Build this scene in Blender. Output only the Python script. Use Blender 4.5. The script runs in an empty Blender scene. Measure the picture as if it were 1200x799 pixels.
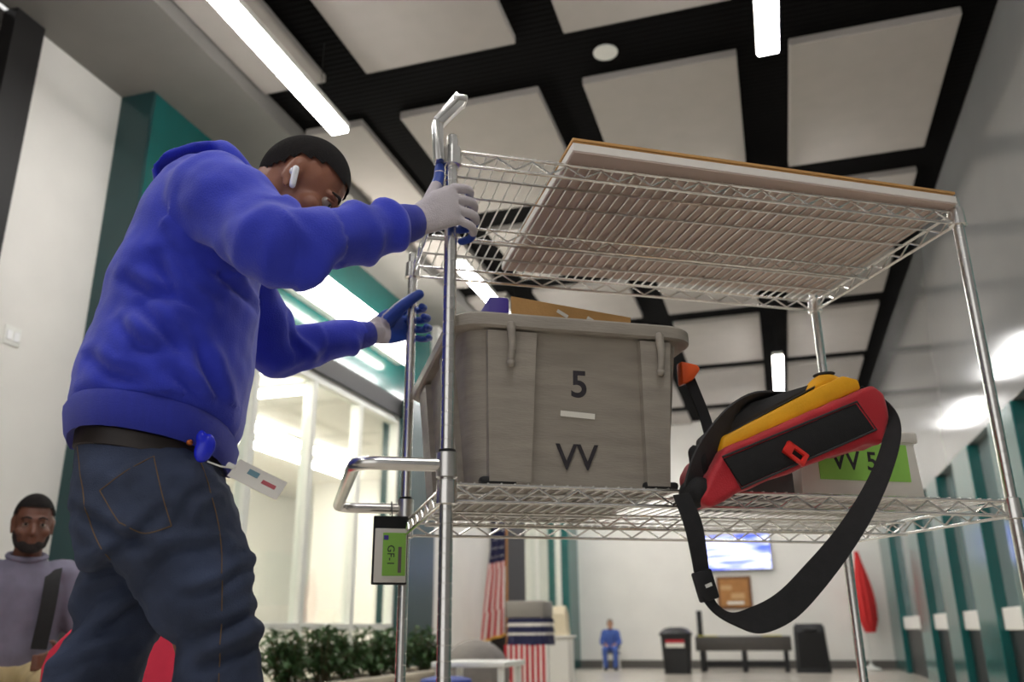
import bpy, bmesh, math, random
from mathutils import Vector, Matrix, noise
from mathutils.bvhtree import BVHTree
random.seed(7)
SC = bpy.context.scene
COL = SC.collection
PI = math.pi

# ------------------------------------------------------------------ camera, world, exposure
CAM_H = 0.68
cam_d = bpy.data.cameras.new('camera'); cam = bpy.data.objects.new('camera', cam_d); COL.objects.link(cam)
rx = Vector((0.95677661, 0.2906993, -0.00851089)); dn = Vector((-0.10072852, 0.3037898, -0.94739935)); fw = Vector((-0.27282281, 0.90730683, 0.31994068))
cam.matrix_world = Matrix(((rx.x, -dn.x, -fw.x, 0), (rx.y, -dn.y, -fw.y, 0), (rx.z, -dn.z, -fw.z, CAM_H), (0, 0, 0, 1)))
cam_d.sensor_width = 36.0; cam_d.lens = 36.0 * 1005 / 1200
cam_d.clip_start = 0.02; cam_d.clip_end = 100
cam_d.dof.use_dof = True; cam_d.dof.focus_distance = 1.75; cam_d.dof.aperture_fstop = 3.2
SC.camera = cam
SC.view_settings.view_transform = 'Standard'; SC.view_settings.look = 'None'
SC.view_settings.gamma = 1; SC.view_settings.use_curve_mapping = False
SC.view_settings.exposure = 0.98
WORLD = 0.5
LAMP = 21.0
w = bpy.data.worlds.new('world'); SC.world = w; w.use_nodes = True
w.node_tree.nodes['Background'].inputs[0].default_value = (1.0, 0.98, 0.96, 1)
w.node_tree.nodes['Background'].inputs[1].default_value = WORLD

# ------------------------------------------------------------------ materials
MATS = {}
def srgb(c):
    return tuple((x / 255 / 12.92) if x / 255 <= 0.04045 else ((x / 255 + 0.055) / 1.055) ** 2.4 for x in c)
def mat(name, c, rough=0.6, metal=0.0, var=0.0, scale=20.0, bump=0.0, bscale=200.0, emit=0.0, spec=0.5, sheen=0.0, stretch=None):
    if name in MATS: return MATS[name]
    m = bpy.data.materials.new(name); m.use_nodes = True
    nt = m.node_tree; b = nt.nodes['Principled BSDF']
    col = (*c, 1)
    b.inputs['Base Color'].default_value = col
    b.inputs['Roughness'].default_value = rough; b.inputs['Metallic'].default_value = metal
    b.inputs['Specular IOR Level'].default_value = spec
    if sheen: b.inputs['Sheen Weight'].default_value = sheen
    tc = None
    if var > 0 or bump > 0:
        tc = nt.nodes.new('ShaderNodeTexCoord'); src = tc.outputs['Object']
        if stretch:
            mp = nt.nodes.new('ShaderNodeMapping'); mp.inputs['Scale'].default_value = stretch
            nt.links.new(src, mp.inputs['Vector']); src = mp.outputs['Vector']
    if var > 0:
        n = nt.nodes.new('ShaderNodeTexNoise'); n.inputs['Scale'].default_value = scale; n.inputs['Detail'].default_value = 5
        nt.links.new(src, n.inputs['Vector'])
        r = nt.nodes.new('ShaderNodeValToRGB')
        r.color_ramp.elements[0].position = 0.3; r.color_ramp.elements[1].position = 0.7
        r.color_ramp.elements[0].color = (*[x * (1 - var) for x in c], 1); r.color_ramp.elements[1].color = (*[min(1, x * (1 + var)) for x in c], 1)
        nt.links.new(n.outputs['Fac'], r.inputs['Fac']); nt.links.new(r.outputs['Color'], b.inputs['Base Color'])
    if bump > 0:
        n2 = nt.nodes.new('ShaderNodeTexNoise'); n2.inputs['Scale'].default_value = bscale; n2.inputs['Detail'].default_value = 3
        nt.links.new(src, n2.inputs['Vector'])
        bp = nt.nodes.new('ShaderNodeBump'); bp.inputs['Strength'].default_value = bump; bp.inputs['Distance'].default_value = 0.004
        nt.links.new(n2.outputs['Fac'], bp.inputs['Height']); nt.links.new(bp.outputs['Normal'], b.inputs['Normal'])
    if emit > 0:
        b.inputs['Emission Color'].default_value = col; b.inputs['Emission Strength'].default_value = emit
    MATS[name] = m
    return m
def S(name, rgb, *a, **k): return mat(name, srgb(rgb), *a, **k)

M_white = S('white_paint', (226, 223, 217), 0.55, var=0.03, scale=3)
M_far = S('far_wall_paint', (240, 237, 231), 0.6, var=0.03, scale=2)
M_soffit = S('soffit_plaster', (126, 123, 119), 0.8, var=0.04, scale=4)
M_rwall = S('satin_grey_paint', (128, 128, 127), 0.13, var=0.03, scale=2, spec=0.6)
M_black = S('black_metal', (20, 18, 18), 0.55)
M_panel = S('acoustic_panel', (174, 168, 162), 0.9, var=0.03, scale=6, bump=0.15, bscale=120)
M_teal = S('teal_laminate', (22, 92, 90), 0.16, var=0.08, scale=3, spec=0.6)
M_teald = S('dark_and_shaded_teal_laminate', (28, 62, 64), 0.3, var=0.08, scale=3)
M_floor = S('polished_floor', (196, 188, 176), 0.22, var=0.08, scale=1.5)
M_lamp = S('lamp_diffuser', (252, 250, 248), 0.5, emit=LAMP)
M_olamp = S('office_lamp_diffuser', (255, 248, 236), 0.5, emit=LAMP)
M_wlamp = S('wall_lamp_diffuser', (255, 248, 238), 0.5, emit=LAMP * 0.45)
M_alu = S('white_aluminium', (228, 228, 222), 0.35, var=0.02)
M_chrome = S('chrome', (232, 230, 226), 0.26, metal=1.0, var=0.05, scale=40)
M_chrome2 = S('brushed_chrome', (228, 226, 222), 0.3, metal=1.0)
M_tote = S('grey_plastic', (156, 148, 137), 0.5, var=0.12, scale=9, bump=0.25, bscale=60, stretch=(1, 1, 6))
M_ink = S('black_marker', (46, 42, 48), 0.7, var=0.3, scale=80)
M_card = S('cardboard', (196, 150, 92), 0.85, var=0.08, scale=18, bump=0.2, bscale=150)
M_cardshade = S('shaded_white_carton', (198, 178, 167), 0.75, var=0.05, scale=8)
M_purple = S('purple_folder', (70, 50, 150), 0.5, var=0.1)
M_red = S('red_nylon', (186, 24, 38), 0.6, var=0.12, scale=14, bump=0.3, bscale=400, sheen=0.2)
M_yellow = S('yellow_nylon', (240, 172, 20), 0.55, var=0.1, scale=16, bump=0.3, bscale=300)
M_fabric = S('black_webbing', (24, 23, 24), 0.8, var=0.2, scale=60, bump=0.4, bscale=500)
M_fabricg = S('charcoal_nylon', (52, 51, 52), 0.75, var=0.15, scale=30, bump=0.4, bscale=400)
M_orange = S('orange_plastic', (238, 92, 30), 0.45, var=0.06)
M_redplastic = S('red_plastic', (232, 54, 46), 0.35, var=0.04)
M_hood = S('royal_blue_fleece', (46, 60, 196), 0.9, var=0.12, scale=10, bump=0.35, bscale=350, sheen=0.3)
M_hoodrib = S('royal_blue_rib', (42, 54, 178), 0.9, bump=0.6, bscale=260, sheen=0.25, stretch=(6, 6, 0.4), var=0.05)
M_denim = S('dark_denim', (54, 64, 88), 0.88, var=0.42, scale=7, bump=0.5, bscale=500)
M_stitch = S('tan_stitching', (112, 88, 58), 0.8)
M_belt = S('dark_leather', (40, 31, 28), 0.5, var=0.2)
M_skin = S('brown_skin', (150, 98, 74), 0.5, var=0.1, scale=25, bump=0.1, bscale=200)
M_skin2 = S('deep_brown_skin', (104, 66, 50), 0.5, var=0.1, scale=25)
M_skin3 = S('light_skin', (190, 140, 112), 0.5, var=0.06, scale=25)
M_hair = S('black_hair', (34, 27, 25), 0.85, var=0.35, scale=120, bump=1.0, bscale=500)
M_hairg = S('grey_hair', (150, 138, 122), 0.85, var=0.2, scale=120, bump=1.0, bscale=500)
M_eye = S('eye_white', (140, 126, 116), 0.3)
M_iris = S('dark_iris', (36, 24, 18), 0.2)
M_glove = S('white_knit', (204, 196, 200), 0.92, var=0.07, scale=40, bump=0.6, bscale=500)
M_coat = S('blue_latex_coating', (30, 66, 158), 0.5, var=0.1, scale=30, bump=0.3, bscale=300)
M_bud = S('white_gloss_plastic', (238, 238, 238), 0.25)
M_reel = S('blue_gloss_plastic', (34, 48, 224), 0.25)
M_rubber = S('dark_rubber', (30, 30, 32), 0.7)
M_shoe = S('black_shoe', (32, 32, 36), 0.6, var=0.1)
M_green = S('green_paper', (150, 206, 92), 0.8, var=0.06, scale=14)
M_paper = S('white_paper', (230, 226, 216), 0.8)
M_leaf = S('dark_leaf', (62, 92, 50), 0.6, var=0.35, scale=6)
M_stem = S('plant_stem', (86, 78, 52), 0.8)
M_planter = S('beige_planter', (196, 186, 168), 0.7, var=0.05)
M_redseat = S('red_upholstery', (222, 44, 74), 0.75, var=0.08, scale=12, bump=0.2, bscale=400)
M_shirt = S('grey_lilac_shirt', (116, 112, 130), 0.85, var=0.1, scale=18)
M_khaki = S('khaki_cotton', (190, 172, 130), 0.85, var=0.1, scale=18)
M_bluecloth = S('blue_cloth', (70, 96, 168), 0.85, var=0.2, scale=9)
M_navy = S('navy_cloth', (34, 36, 72), 0.85, var=0.1)
M_flagred = S('flag_red', (190, 40, 52), 0.8, var=0.08)
M_flagwhite = S('flag_white', (232, 226, 220), 0.8)
M_gold = S('gold_fringe', (214, 164, 60), 0.6, var=0.15, scale=40)
M_wood = S('brown_board', (176, 122, 66), 0.6, var=0.12, scale=10)
M_blackpl = S('black_plastic', (26, 26, 28), 0.45, var=0.1)
M_dgrey = S('dark_grey_board', (92, 90, 90), 0.6, var=0.05)
M_kick = S('black_kick_panel', (16, 20, 22), 0.4)
M_offwall = S('office_wall_paint', (236, 234, 228), 0.7)
M_yelltape = S('yellow_tape', (220, 208, 60), 0.6)

def glass_mat(name, tint, refl=0.9):
    m = bpy.data.materials.new(name); m.use_nodes = True; nt = m.node_tree
    nt.nodes.clear()
    o = nt.nodes.new('ShaderNodeOutputMaterial'); mx = nt.nodes.new('ShaderNodeMixShader')
    t = nt.nodes.new('ShaderNodeBsdfTransparent'); t.inputs[0].default_value = (*tint, 1)
    g = nt.nodes.new('ShaderNodeBsdfGlossy'); g.inputs['Roughness'].default_value = 0.03; g.inputs[0].default_value = (refl, refl, refl, 1)
    f = nt.nodes.new('ShaderNodeLayerWeight'); f.inputs[0].default_value = 0.25
    q = nt.nodes.new('ShaderNodeMath'); q.operation = 'MULTIPLY_ADD'; q.inputs[1].default_value = 0.35; q.inputs[2].default_value = 0.05
    nt.links.new(f.outputs['Facing'], q.inputs[0]); nt.links.new(q.outputs[0], mx.inputs[0]); nt.links.new(t.outputs[0], mx.inputs[1]); nt.links.new(g.outputs[0], mx.inputs[2]); nt.links.new(mx.outputs[0], o.inputs[0])
    return m
M_glass = glass_mat('clear_glass', (0.94, 0.97, 0.96))
M_glass2 = S('smoked_glass', (122, 134, 134), 0.08, spec=0.8)
def slat_mat():
    m = mat('black_ceiling_slats', srgb((9, 8, 8)), 0.9, spec=0.08)
    nt = m.node_tree; b = nt.nodes['Principled BSDF']
    tc = nt.nodes.new('ShaderNodeTexCoord'); wv = nt.nodes.new('ShaderNodeTexWave'); wv.bands_direction = 'Y'; wv.inputs['Scale'].default_value = 6.0
    bp = nt.nodes.new('ShaderNodeBump'); bp.inputs['Strength'].default_value = 0.35; bp.inputs['Distance'].default_value = 0.01
    nt.links.new(tc.outputs['Object'], wv.inputs['Vector']); nt.links.new(wv.outputs['Fac'], bp.inputs['Height']); nt.links.new(bp.outputs['Normal'], b.inputs['Normal'])
    return m
M_slat = slat_mat()
def screen_mat():
    m = mat('tv_screen', srgb((60, 80, 220)), 0.2)
    nt = m.node_tree; b = nt.nodes['Principled BSDF']
    tc = nt.nodes.new('ShaderNodeTexCoord'); mp = nt.nodes.new('ShaderNodeMapping'); mp.inputs['Scale'].default_value = (0.8, 1, 7.0)
    n = nt.nodes.new('ShaderNodeTexNoise'); n.inputs['Scale'].default_value = 1.6; n.inputs['Detail'].default_value = 2
    r = nt.nodes.new('ShaderNodeValToRGB'); e = r.color_ramp.elements
    e[0].position = 0.40; e[0].color = (*srgb((66, 84, 214)), 1); e[1].position = 0.6; e[1].color = (*srgb((236, 240, 255)), 1)
    nt.links.new(tc.outputs['Object'], mp.inputs['Vector']); nt.links.new(mp.outputs['Vector'], n.inputs['Vector']); nt.links.new(n.outputs['Fac'], r.inputs['Fac'])
    nt.links.new(r.outputs['Color'], b.inputs['Emission Color']); b.inputs['Emission Strength'].default_value = 1.1
    return m
M_screen = screen_mat()

# ------------------------------------------------------------------ mesh helpers
class MB:
    def __init__(s): s.v = []; s.f = []; s.m = []
    def add(s, vs, fs, mi=0):
        o = len(s.v); s.v += [Vector(p) for p in vs]
        for f in fs: s.f.append([i + o for i in f]); s.m.append(mi)
        return s
    def box(s, lo, hi, mi=0):
        x0, y0, z0 = lo; x1, y1, z1 = hi
        return s.add([(x0,y0,z0),(x1,y0,z0),(x1,y1,z0),(x0,y1,z0),(x0,y0,z1),(x1,y0,z1),(x1,y1,z1),(x0,y1,z1)],
              [(0,3,2,1),(4,5,6,7),(0,1,5,4),(1,2,6,5),(2,3,7,6),(3,0,4,7)], mi)
    def rbox(s, lo, hi, r=0.01, seg=2, mi=0, mtx=None):
        bm = bmesh.new(); bmesh.ops.create_cube(bm, size=1)
        c = [(lo[i] + hi[i]) / 2 for i in range(3)]; d = [hi[i] - lo[i] for i in range(3)]
        for v in bm.verts: v.co = Vector((v.co.x * d[0] + c[0], v.co.y * d[1] + c[1], v.co.z * d[2] + c[2]))
        bmesh.ops.bevel(bm, geom=bm.edges[:], offset=min(r, min(d) * 0.45), segments=seg, affect='EDGES', profile=0.5)
        if mtx: bm.transform(mtx)
        s.addbm(bm, mi); return s
    def addbm(s, bm, mi=0):
        bm.verts.index_update()
        s.add([v.co.copy() for v in bm.verts], [[v.index for v in f.verts] for f in bm.faces], mi); bm.free()
    def loft(s, rings, cap=True, closed=False, mi=0):
        n = len(rings[0]); vs = [p for r in rings for p in r]; fs = []
        k = len(rings)
        for i in range(k if closed else k - 1):
            j = (i + 1) % k
            for a in range(n):
                b = (a + 1) % n
                fs.append((i * n + a, i * n + b, j * n + b, j * n + a))
        if cap and not closed:
            fs.append(tuple(range(n - 1, -1, -1))); fs.append(tuple((k - 1) * n + a for a in range(n)))
        return s.add(vs, fs, mi)
    def tube(s, pts, r, n=6, closed=False, cap=True, mi=0, flat=None):
        pts = [Vector(p) for p in pts]; k = len(pts)
        rs = r if isinstance(r, (list, tuple)) else [r] * k
        rings = []; up = None
        for i, p in enumerate(pts):
            if closed: t = pts[(i + 1) % k] - pts[i - 1]
            else: t = pts[min(i + 1, k - 1)] - pts[max(i - 1, 0)]
            if t.length < 1e-9: t = Vector((0, 0, 1))
            t.normalize()
            if up is None:
                up = Vector((0, 0, 1)) if abs(t.z) < 0.9 else Vector((1, 0, 0))
            x = up - t * up.dot(t)
            if x.length < 1e-6: x = t.orthogonal()
            x.normalize(); y = t.cross(x); up = x
            rings.append([p + (x * math.cos(2 * PI * a / n) + y * math.sin(2 * PI * a / n)) * rs[i] for a in range(n)])
        return s.loft(rings, cap, closed, mi)
    def limb(s, pts, rs, n=14, sub=4, mi=0):
        P, R = catmull(pts, rs, sub)
        a = (P[0] - P[1]).normalized(); b = (P[-1] - P[-2]).normalized()
        pre = [(P[0] + a * R[0] * q, R[0] * math.sqrt(max(0.0, 1 - q * q))) for q in (0.97, 0.8, 0.45)]
        post = [(P[-1] + b * R[-1] * q, R[-1] * math.sqrt(max(0.0, 1 - q * q))) for q in (0.45, 0.8, 0.97)]
        A = [x[0] for x in pre] + P + [x[0] for x in post]; B = [x[1] for x in pre] + R + [x[1] for x in post]
        return s.tube(A, B, n, mi=mi)
    def ell(s, c, ax, ay, az, n=16, m=10, mi=0):
        c = Vector(c); ax = Vector(ax); ay = Vector(ay); az = Vector(az)
        rings = []
        for i in range(1, m):
            t = PI * i / m
            rings.append([c + az * -math.cos(t) + (ax * math.cos(2 * PI * a / n) + ay * math.sin(2 * PI * a / n)) * math.sin(t) for a in range(n)])
        o = len(s.v)
        s.loft(rings, False, mi=mi)
        k = len(s.v); s.v += [c - az, c + az]
        for a in range(n):
            b = (a + 1) % n
            s.f.append([k, o + b, o + a]); s.m.append(mi)
            s.f.append([k + 1, o + (m - 2) * n + a, o + (m - 2) * n + b]); s.m.append(mi)
        return s
    def sphere(s, c, r, n=16, m=10, mi=0): return s.ell(c, (r, 0, 0), (0, r, 0), (0, 0, r), n, m, mi)
    def lathe(s, c, prof, n=16, mi=0, cap=True):
        c = Vector(c)
        return s.loft([[c + Vector((r * math.cos(2 * PI * a / n), r * math.sin(2 * PI * a / n), z)) for a in range(n)] for r, z in prof], cap, mi=mi)
    def extr(s, poly, s0, s1, bev=0.0, mi=0):          # polygon in (x,z), extruded along y
        bm = bmesh.new()
        A = [bm.verts.new((p[0], s0, p[1])) for p in poly]; B = [bm.verts.new((p[0], s1, p[1])) for p in poly]
        k = len(poly); bm.faces.new(A); bm.faces.new(B[::-1])
        for i in range(k): bm.faces.new((A[i], B[i], B[(i + 1) % k], A[(i + 1) % k]))
        bmesh.ops.recalc_face_normals(bm, faces=bm.faces[:])
        if bev: bmesh.ops.bevel(bm, geom=bm.edges[:], offset=bev, segments=2, affect='EDGES', profile=0.5)
        s.addbm(bm, mi); return s
    def ribbon(s, pts, wdir, width, th=0.002, sub=5, mi=0):
        if not isinstance(width, (list, tuple)): width = [width] * len(pts)
        if isinstance(wdir, Vector): wdir = [wdir] * len(pts)
        P, Wd = catmull(pts, width, sub); D, _ = catmull(wdir, width, sub)
        rings = []
        for i, p in enumerate(P):
            t = (P[min(i + 1, len(P) - 1)] - P[max(i - 1, 0)]).normalized()
            d = D[i] - t * D[i].dot(t); d.normalize(); nn = t.cross(d)
            a = d * Wd[i] / 2; b = nn * th / 2
            rings.append([p - a - b, p + a - b, p + a + b, p - a + b])
        return s.loft(rings, mi=mi)
    def xf(s, M): s.v = [M @ p for p in s.v]; return s
    def mesh(s, name):
        me = bpy.data.meshes.new(name); me.from_pydata([tuple(p) for p in s.v], [], s.f)
        me.polygons.foreach_set('material_index', s.m); me.update()
        return me
def catmull(pts, rs, sub):
    pts = [Vector(p) for p in pts]; k = len(pts); P = []; R = []
    for i in range(k - 1):
        p0 = pts[max(i - 1, 0)]; p1 = pts[i]; p2 = pts[i + 1]; p3 = pts[min(i + 2, k - 1)]
        for j in range(sub):
            t = j / sub
            P.append(0.5 * ((2 * p1) + (p2 - p0) * t + (2 * p0 - 5 * p1 + 4 * p2 - p3) * t * t + (3 * p1 - p0 - 3 * p2 + p3) * t ** 3))
            R.append(rs[i] + (rs[i + 1] - rs[i]) * t)
    P.append(pts[-1]); R.append(rs[-1])
    return P, R
def ring(c, a, b, n=24, pw=2.3):
    c = Vector(c); a = Vector(a); b = Vector(b); out = []
    for i in range(n):
        t = 2 * PI * i / n; ct = math.cos(t); st = math.sin(t)
        out.append(c + a * math.copysign(abs(ct) ** (2 / pw), ct) + b * math.copysign(abs(st) ** (2 / pw), st))
    return out

# ------------------------------------------------------------------ frames, things, parts
CART_A = 0.53733
CART_O = Vector((-0.7153, 1.7080, 0))
FRAMES = {'world': Matrix.Identity(4), 'cart': Matrix.Translation(CART_O) @ Matrix.Rotation(CART_A, 4, 'Z')}
BASE = {}
def tag(o, label=None, cat=None, group=None, kind=None):
    if label: o['label'] = label
    if cat: o['category'] = cat
    if group: o['group'] = group
    if kind: o['kind'] = kind
    return o
def thing(name, label, cat, base=(0, 0, 0), frame='world', group=None, kind=None):
    o = bpy.data.objects.new(name, None); COL.objects.link(o); o.empty_display_size = 0.1
    F = FRAMES[frame] if isinstance(frame, str) else frame
    o.matrix_world = F @ Matrix.Translation(base); BASE[o] = Vector(base)
    return tag(o, label, cat, group, kind)
def finish(me, mats, smooth):
    for m in (mats if isinstance(mats, (list, tuple)) else [mats]): me.materials.append(m)
    bm = bmesh.new(); bm.from_mesh(me); bmesh.ops.recalc_face_normals(bm, faces=bm.faces[:])
    if smooth is not False:
        ang = smooth if not isinstance(smooth, bool) else math.radians(40)
        for f in bm.faces: f.smooth = True
        for e in bm.edges: e.smooth = not (len(e.link_faces) == 2 and e.calc_face_angle(0) > ang)
    bm.to_mesh(me); bm.free()
def part(name, mb, mats, parent, smooth=True, label=None, kind=None):
    base = BASE[parent]
    me = mb if isinstance(mb, bpy.types.Mesh) else mb.mesh(name)
    me.transform(Matrix.Translation(-base)); finish(me, mats, smooth)
    o = bpy.data.objects.new(name, me); COL.objects.link(o); o.parent = parent; BASE[o] = base
    return tag(o, label, None, None, kind)
def single(name, mb, mats, label, cat, base, frame='world', smooth=True, group=None, kind=None):
    me = mb if isinstance(mb, bpy.types.Mesh) else mb.mesh(name)
    me.transform(Matrix.Translation(-Vector(base))); finish(me, mats, smooth)
    o = bpy.data.objects.new(name, me); COL.objects.link(o)
    F = FRAMES[frame] if isinstance(frame, str) else frame
    o.matrix_world = F @ Matrix.Translation(base); BASE[o] = Vector(base)
    return tag(o, label, cat, group, kind)
def struct(name, mb, m, smooth=False, label=None, cat=None):
    return single(name, mb, m, label, cat, (0, 0, 0), 'world', smooth, None, 'structure')
def dup(o, loc, rz=None, **k):
    c = o.copy(); COL.objects.link(c)
    if c.parent is None:
        c.location = loc
        if rz is not None: c.rotation_euler = (0, 0, rz)
        tag(c, **k)
    for ch in list(o.children):
        q = ch.copy(); COL.objects.link(q); q.parent = c
        for g in ch.children:
            d = g.copy(); COL.objects.link(d); d.parent = q
    return c
def fuse(mb, voxel, smooth_it=4, wrinkle=None):
    """union of overlapping closed shells into one continuous skin"""
    me = mb.mesh('tmp'); ob = bpy.data.objects.new('tmp', me); COL.objects.link(ob)
    r = ob.modifiers.new('r', 'REMESH'); r.mode = 'VOXEL'; r.voxel_size = voxel; r.adaptivity = 0
    sm = ob.modifiers.new('s', 'SMOOTH'); sm.factor = 0.5; sm.iterations = smooth_it
    dg = bpy.context.evaluated_depsgraph_get(); dg.update()
    out = bpy.data.meshes.new_from_object(ob.evaluated_get(dg))
    bpy.data.objects.remove(ob); bpy.data.meshes.remove(me)
    out.materials.clear()
    if wrinkle:
        out.update()
        ns = [v.normal.copy() for v in out.vertices]
        for v, n in zip(out.vertices, ns): v.co += n * wrinkle(v.co)
    return out
def text_mesh(txt, size, M, thick=0.0006, bold=0.0):
    cu = bpy.data.curves.new('t', 'FONT'); cu.body = txt; cu.size = size; cu.align_x = 'CENTER'; cu.align_y = 'CENTER'; cu.extrude = thick; cu.offset = bold
    ob = bpy.data.objects.new('t', cu); COL.objects.link(ob)
    dg = bpy.context.evaluated_depsgraph_get(); dg.update()
    me = bpy.data.meshes.new_from_object(ob.evaluated_get(dg)); bpy.data.objects.remove(ob)
    me.materials.clear(); me.transform(M)
    return me
# text plane facing -y (towards the camera side of the cart): x right, z up
def face_m(c, roll=0.0, tilt=0.0): return Matrix.Translation(c) @ Matrix.Rotation(tilt, 4, 'X') @ Matrix.Rotation(roll, 4, 'Y') @ Matrix.Rotation(PI / 2, 4, 'X')
#BODY
# ------------------------------------------------------------------ the room
HC = 3.85                      # ceiling above the camera
ZC = CAM_H + HC                # 4.53
YF = 17.0; XR = 1.75; XL = -4.3; YB = -5.0
struct('floor', MB().box((-8.6, YB, -0.1), (XR + 0.2, YF + 0.2, 0)), M_floor)
ceil = struct('ceiling', MB().box((XL - 0.2, YB, ZC + 0.06), (XR + 0.2, YF + 0.2, ZC + 0.2)), M_slat)
cols = [(0.111, 0.396), (-0.272, 0.018), (-0.656, -0.361), (-0.875, -0.742)]
rows = [(-0.35, 0.03), (0.18, 0.63), (0.78, 1.24), (1.395, 1.845), (1.96, 2.30), (2.41, 2.74), (2.855, 3.365), (3.48, 4.03), (4.17, 4.40)]
for cx in cols:
    pm = {}
    for ry in rows:
        x0, x1 = cx[0] * HC, cx[1] * HC; y0, y1 = ry[0] * HC, ry[1] * HC
        part('ceiling_panel', MB().rbox((x0, y0, ZC), (x1, y1, ZC + 0.07), 0.006, 1), M_panel, ceil, False)
# disc speaker in the black ceiling strip
sp = thing('ceiling_speaker', 'small round white ceiling speaker in the black ceiling strip', 'speaker', (-0.214 * HC, 1.33 * HC, ZC + 0.045))
part('grille', MB().lathe((-0.214 * HC, 1.33 * HC, 0), [(0.075, ZC + 0.06), (0.075, ZC + 0.05), (0.06, ZC + 0.045)], 24), M_alu, sp)
part('ring', MB().tube([(-0.214 * HC + 0.08 * math.cos(t * PI / 12), 1.33 * HC + 0.08 * math.sin(t * PI / 12), ZC + 0.052) for t in range(24)], 0.008, 6, closed=True), M_alu, sp)
# soffit on the left
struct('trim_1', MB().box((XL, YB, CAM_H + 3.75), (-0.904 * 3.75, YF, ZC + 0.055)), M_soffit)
# left wall: dark part, jamb, white wall, teal pilaster, storefront
struct('wall_left', MB().box((XL - 0.2, 3.58, 0), (XL, 4.39, CAM_H + 3.75)), M_white)
struct('wall_left_entry', MB().box((XL - 0.2, YB, 0), (XL - 0.05, 3.40, CAM_H + 3.75)), S('dark_grey_paint', (66, 62, 60), 0.6))
struct('trim_2', MB().box((XL - 0.2, 3.36, 0), (XL + 0.06, 3.58, CAM_H + 3.75)), M_black)
struct('trim_pilaster_shaded_end', MB().box((XL - 0.2, 4.36, 0), (-4.02, 4.39, CAM_H + 3.75)), M_teald)  # same laminate as the pilaster; shade on this face painted as darker teal
struct('trim_3', MB().box((XL - 0.2, 4.39, 0), (-4.02, 5.0, CAM_H + 3.75)).box((XL - 0.2, 5.0, 3.2), (-4.02, 9.75, CAM_H + 3.75)), M_teal)
struct('trim_4', MB().box((-4.1, 5.0, 3.0), (-3.96, 8.8, 3.2)), M_black)
sw = thing('switch_plate', 'small white switch plate on the white wall', 'switch plate', (XL, 3.81, 2.34))
part('plate', MB().rbox((XL, 3.75, 2.33), (XL + 0.008, 3.87, 2.45), 0.003, 2), M_alu, sw)
for k in (0, 1): part('rocker', MB().rbox((XL + 0.006, 3.765 + k * 0.055, 2.36), (XL + 0.014, 3.805 + k * 0.055, 2.42), 0.002, 1), M_bud, sw)
# storefront glazing on the left (one frame, each pane its own piece)
def storefront(name, y0, y1, n, x, ztop, zsill=0.1):
    fr = MB(); wdt = 0.07
    ys = [y0 + (y1 - y0) * i / n for i in range(n + 1)]
    fr.box((x - 0.06, y0, 0), (x + 0.06, y1, zsill)); fr.box((x - 0.05, y0, ztop - 0.08), (x + 0.05, y1, ztop))
    o = struct(name, fr, M_alu); BASE[o] = Vector((0, 0, 0))
    for y in ys: part('mullion', MB().rbox((x - 0.055, y - wdt / 2, zsill), (x + 0.055, y + wdt / 2, ztop - 0.08), 0.006, 1), M_alu, o, False)
    part('transom', MB().rbox((x - 0.05, y0, 0.70), (x + 0.05, y1, 0.76), 0.005, 1), M_alu, o, False)
    for a, b in zip(ys[:-1], ys[1:]):
        part('pane', MB().box((x - 0.006, a + wdt / 2, 0.76), (x + 0.006, b - wdt / 2, ztop - 0.08)), M_glass, o, False)
        part('pane', MB().box((x - 0.006, a + wdt / 2, zsill), (x + 0.006, b - wdt / 2, 0.70)), M_glass, o, False)
    return o
storefront('window_1', 5.0, 8.8, 4, -4.05, 3.0)
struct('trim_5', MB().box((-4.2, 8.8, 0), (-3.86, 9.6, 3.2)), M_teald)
struct('wall_left_column', MB().box((-4.2, 9.6, 0), (-3.93, 11.9, 3.2)).box((-4.2, 9.75, 3.2), (-3.93, YF, CAM_H + 3.75)), M_white)
struct('trim_6', MB().box((-4.2, 11.9, 0), (-3.7, 12.9, 3.2)), M_black)
storefront('window_2', 12.9, 16.2, 2, -4.0, 3.2)
struct('trim_7', MB().box((-4.2, 16.2, 0), (-3.8, YF, 3.2)), M_teal)
# white office seen through the glazing
struct('wall_office_far', MB().box((-8.6, 4.6, 0), (-8.4, YF + 0.2, 3.1)), M_offwall)
struct('wall_office_end', MB().box((-8.4, YF, 0), (-4.2, YF + 0.2, 3.1)), M_offwall)
struct('wall_office_near', MB().box((-8.4, 4.45, 0), (-4.5, 4.6, 3.1)), M_offwall)
struct('ceiling_office', MB().box((-8.6, 4.45, 3.0), (-4.2, YF + 0.2, 3.1)), M_offwall)
struct('wall_office_partition', MB().box((-7.2, 12.6, 0), (-4.25, 12.7, 3.0)), M_offwall)
def office_light(x0, x1, y0, y1, label):
    o = thing('office_light', label, 'ceiling light', ((x0 + x1) / 2, (y0 + y1) / 2, 2.93))
    part('housing', MB().box((x0 - 0.01, y0 - 0.01, 2.96), (x1 + 0.01, y1 + 0.01, 2.998)), M_alu, o, False)
    part('diffuser', MB().rbox((x0, y0, 2.92), (x1, y1, 2.965), 0.01, 2), M_olamp, o)
office_light(-5.76, -5.62, 7.9, 10.9, 'lengthwise linear light in the glazed office, closer to the glass')
office_light(-6.3, -6.16, 8.4, 12.0, 'lengthwise linear light in the glazed office, deeper in the room')
office_light(-5.7, -4.25, 7.14, 7.28, 'crosswise linear light in the glazed office, joining the lengthwise ones')
office_light(-5.7, -4.25, 6.40, 6.54, 'crosswise linear light in the glazed office, closest to the teal pilaster')
office_light(-7.6, -6.3, 5.6, 5.74, 'short crosswise linear light at the office near wall')
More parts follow.
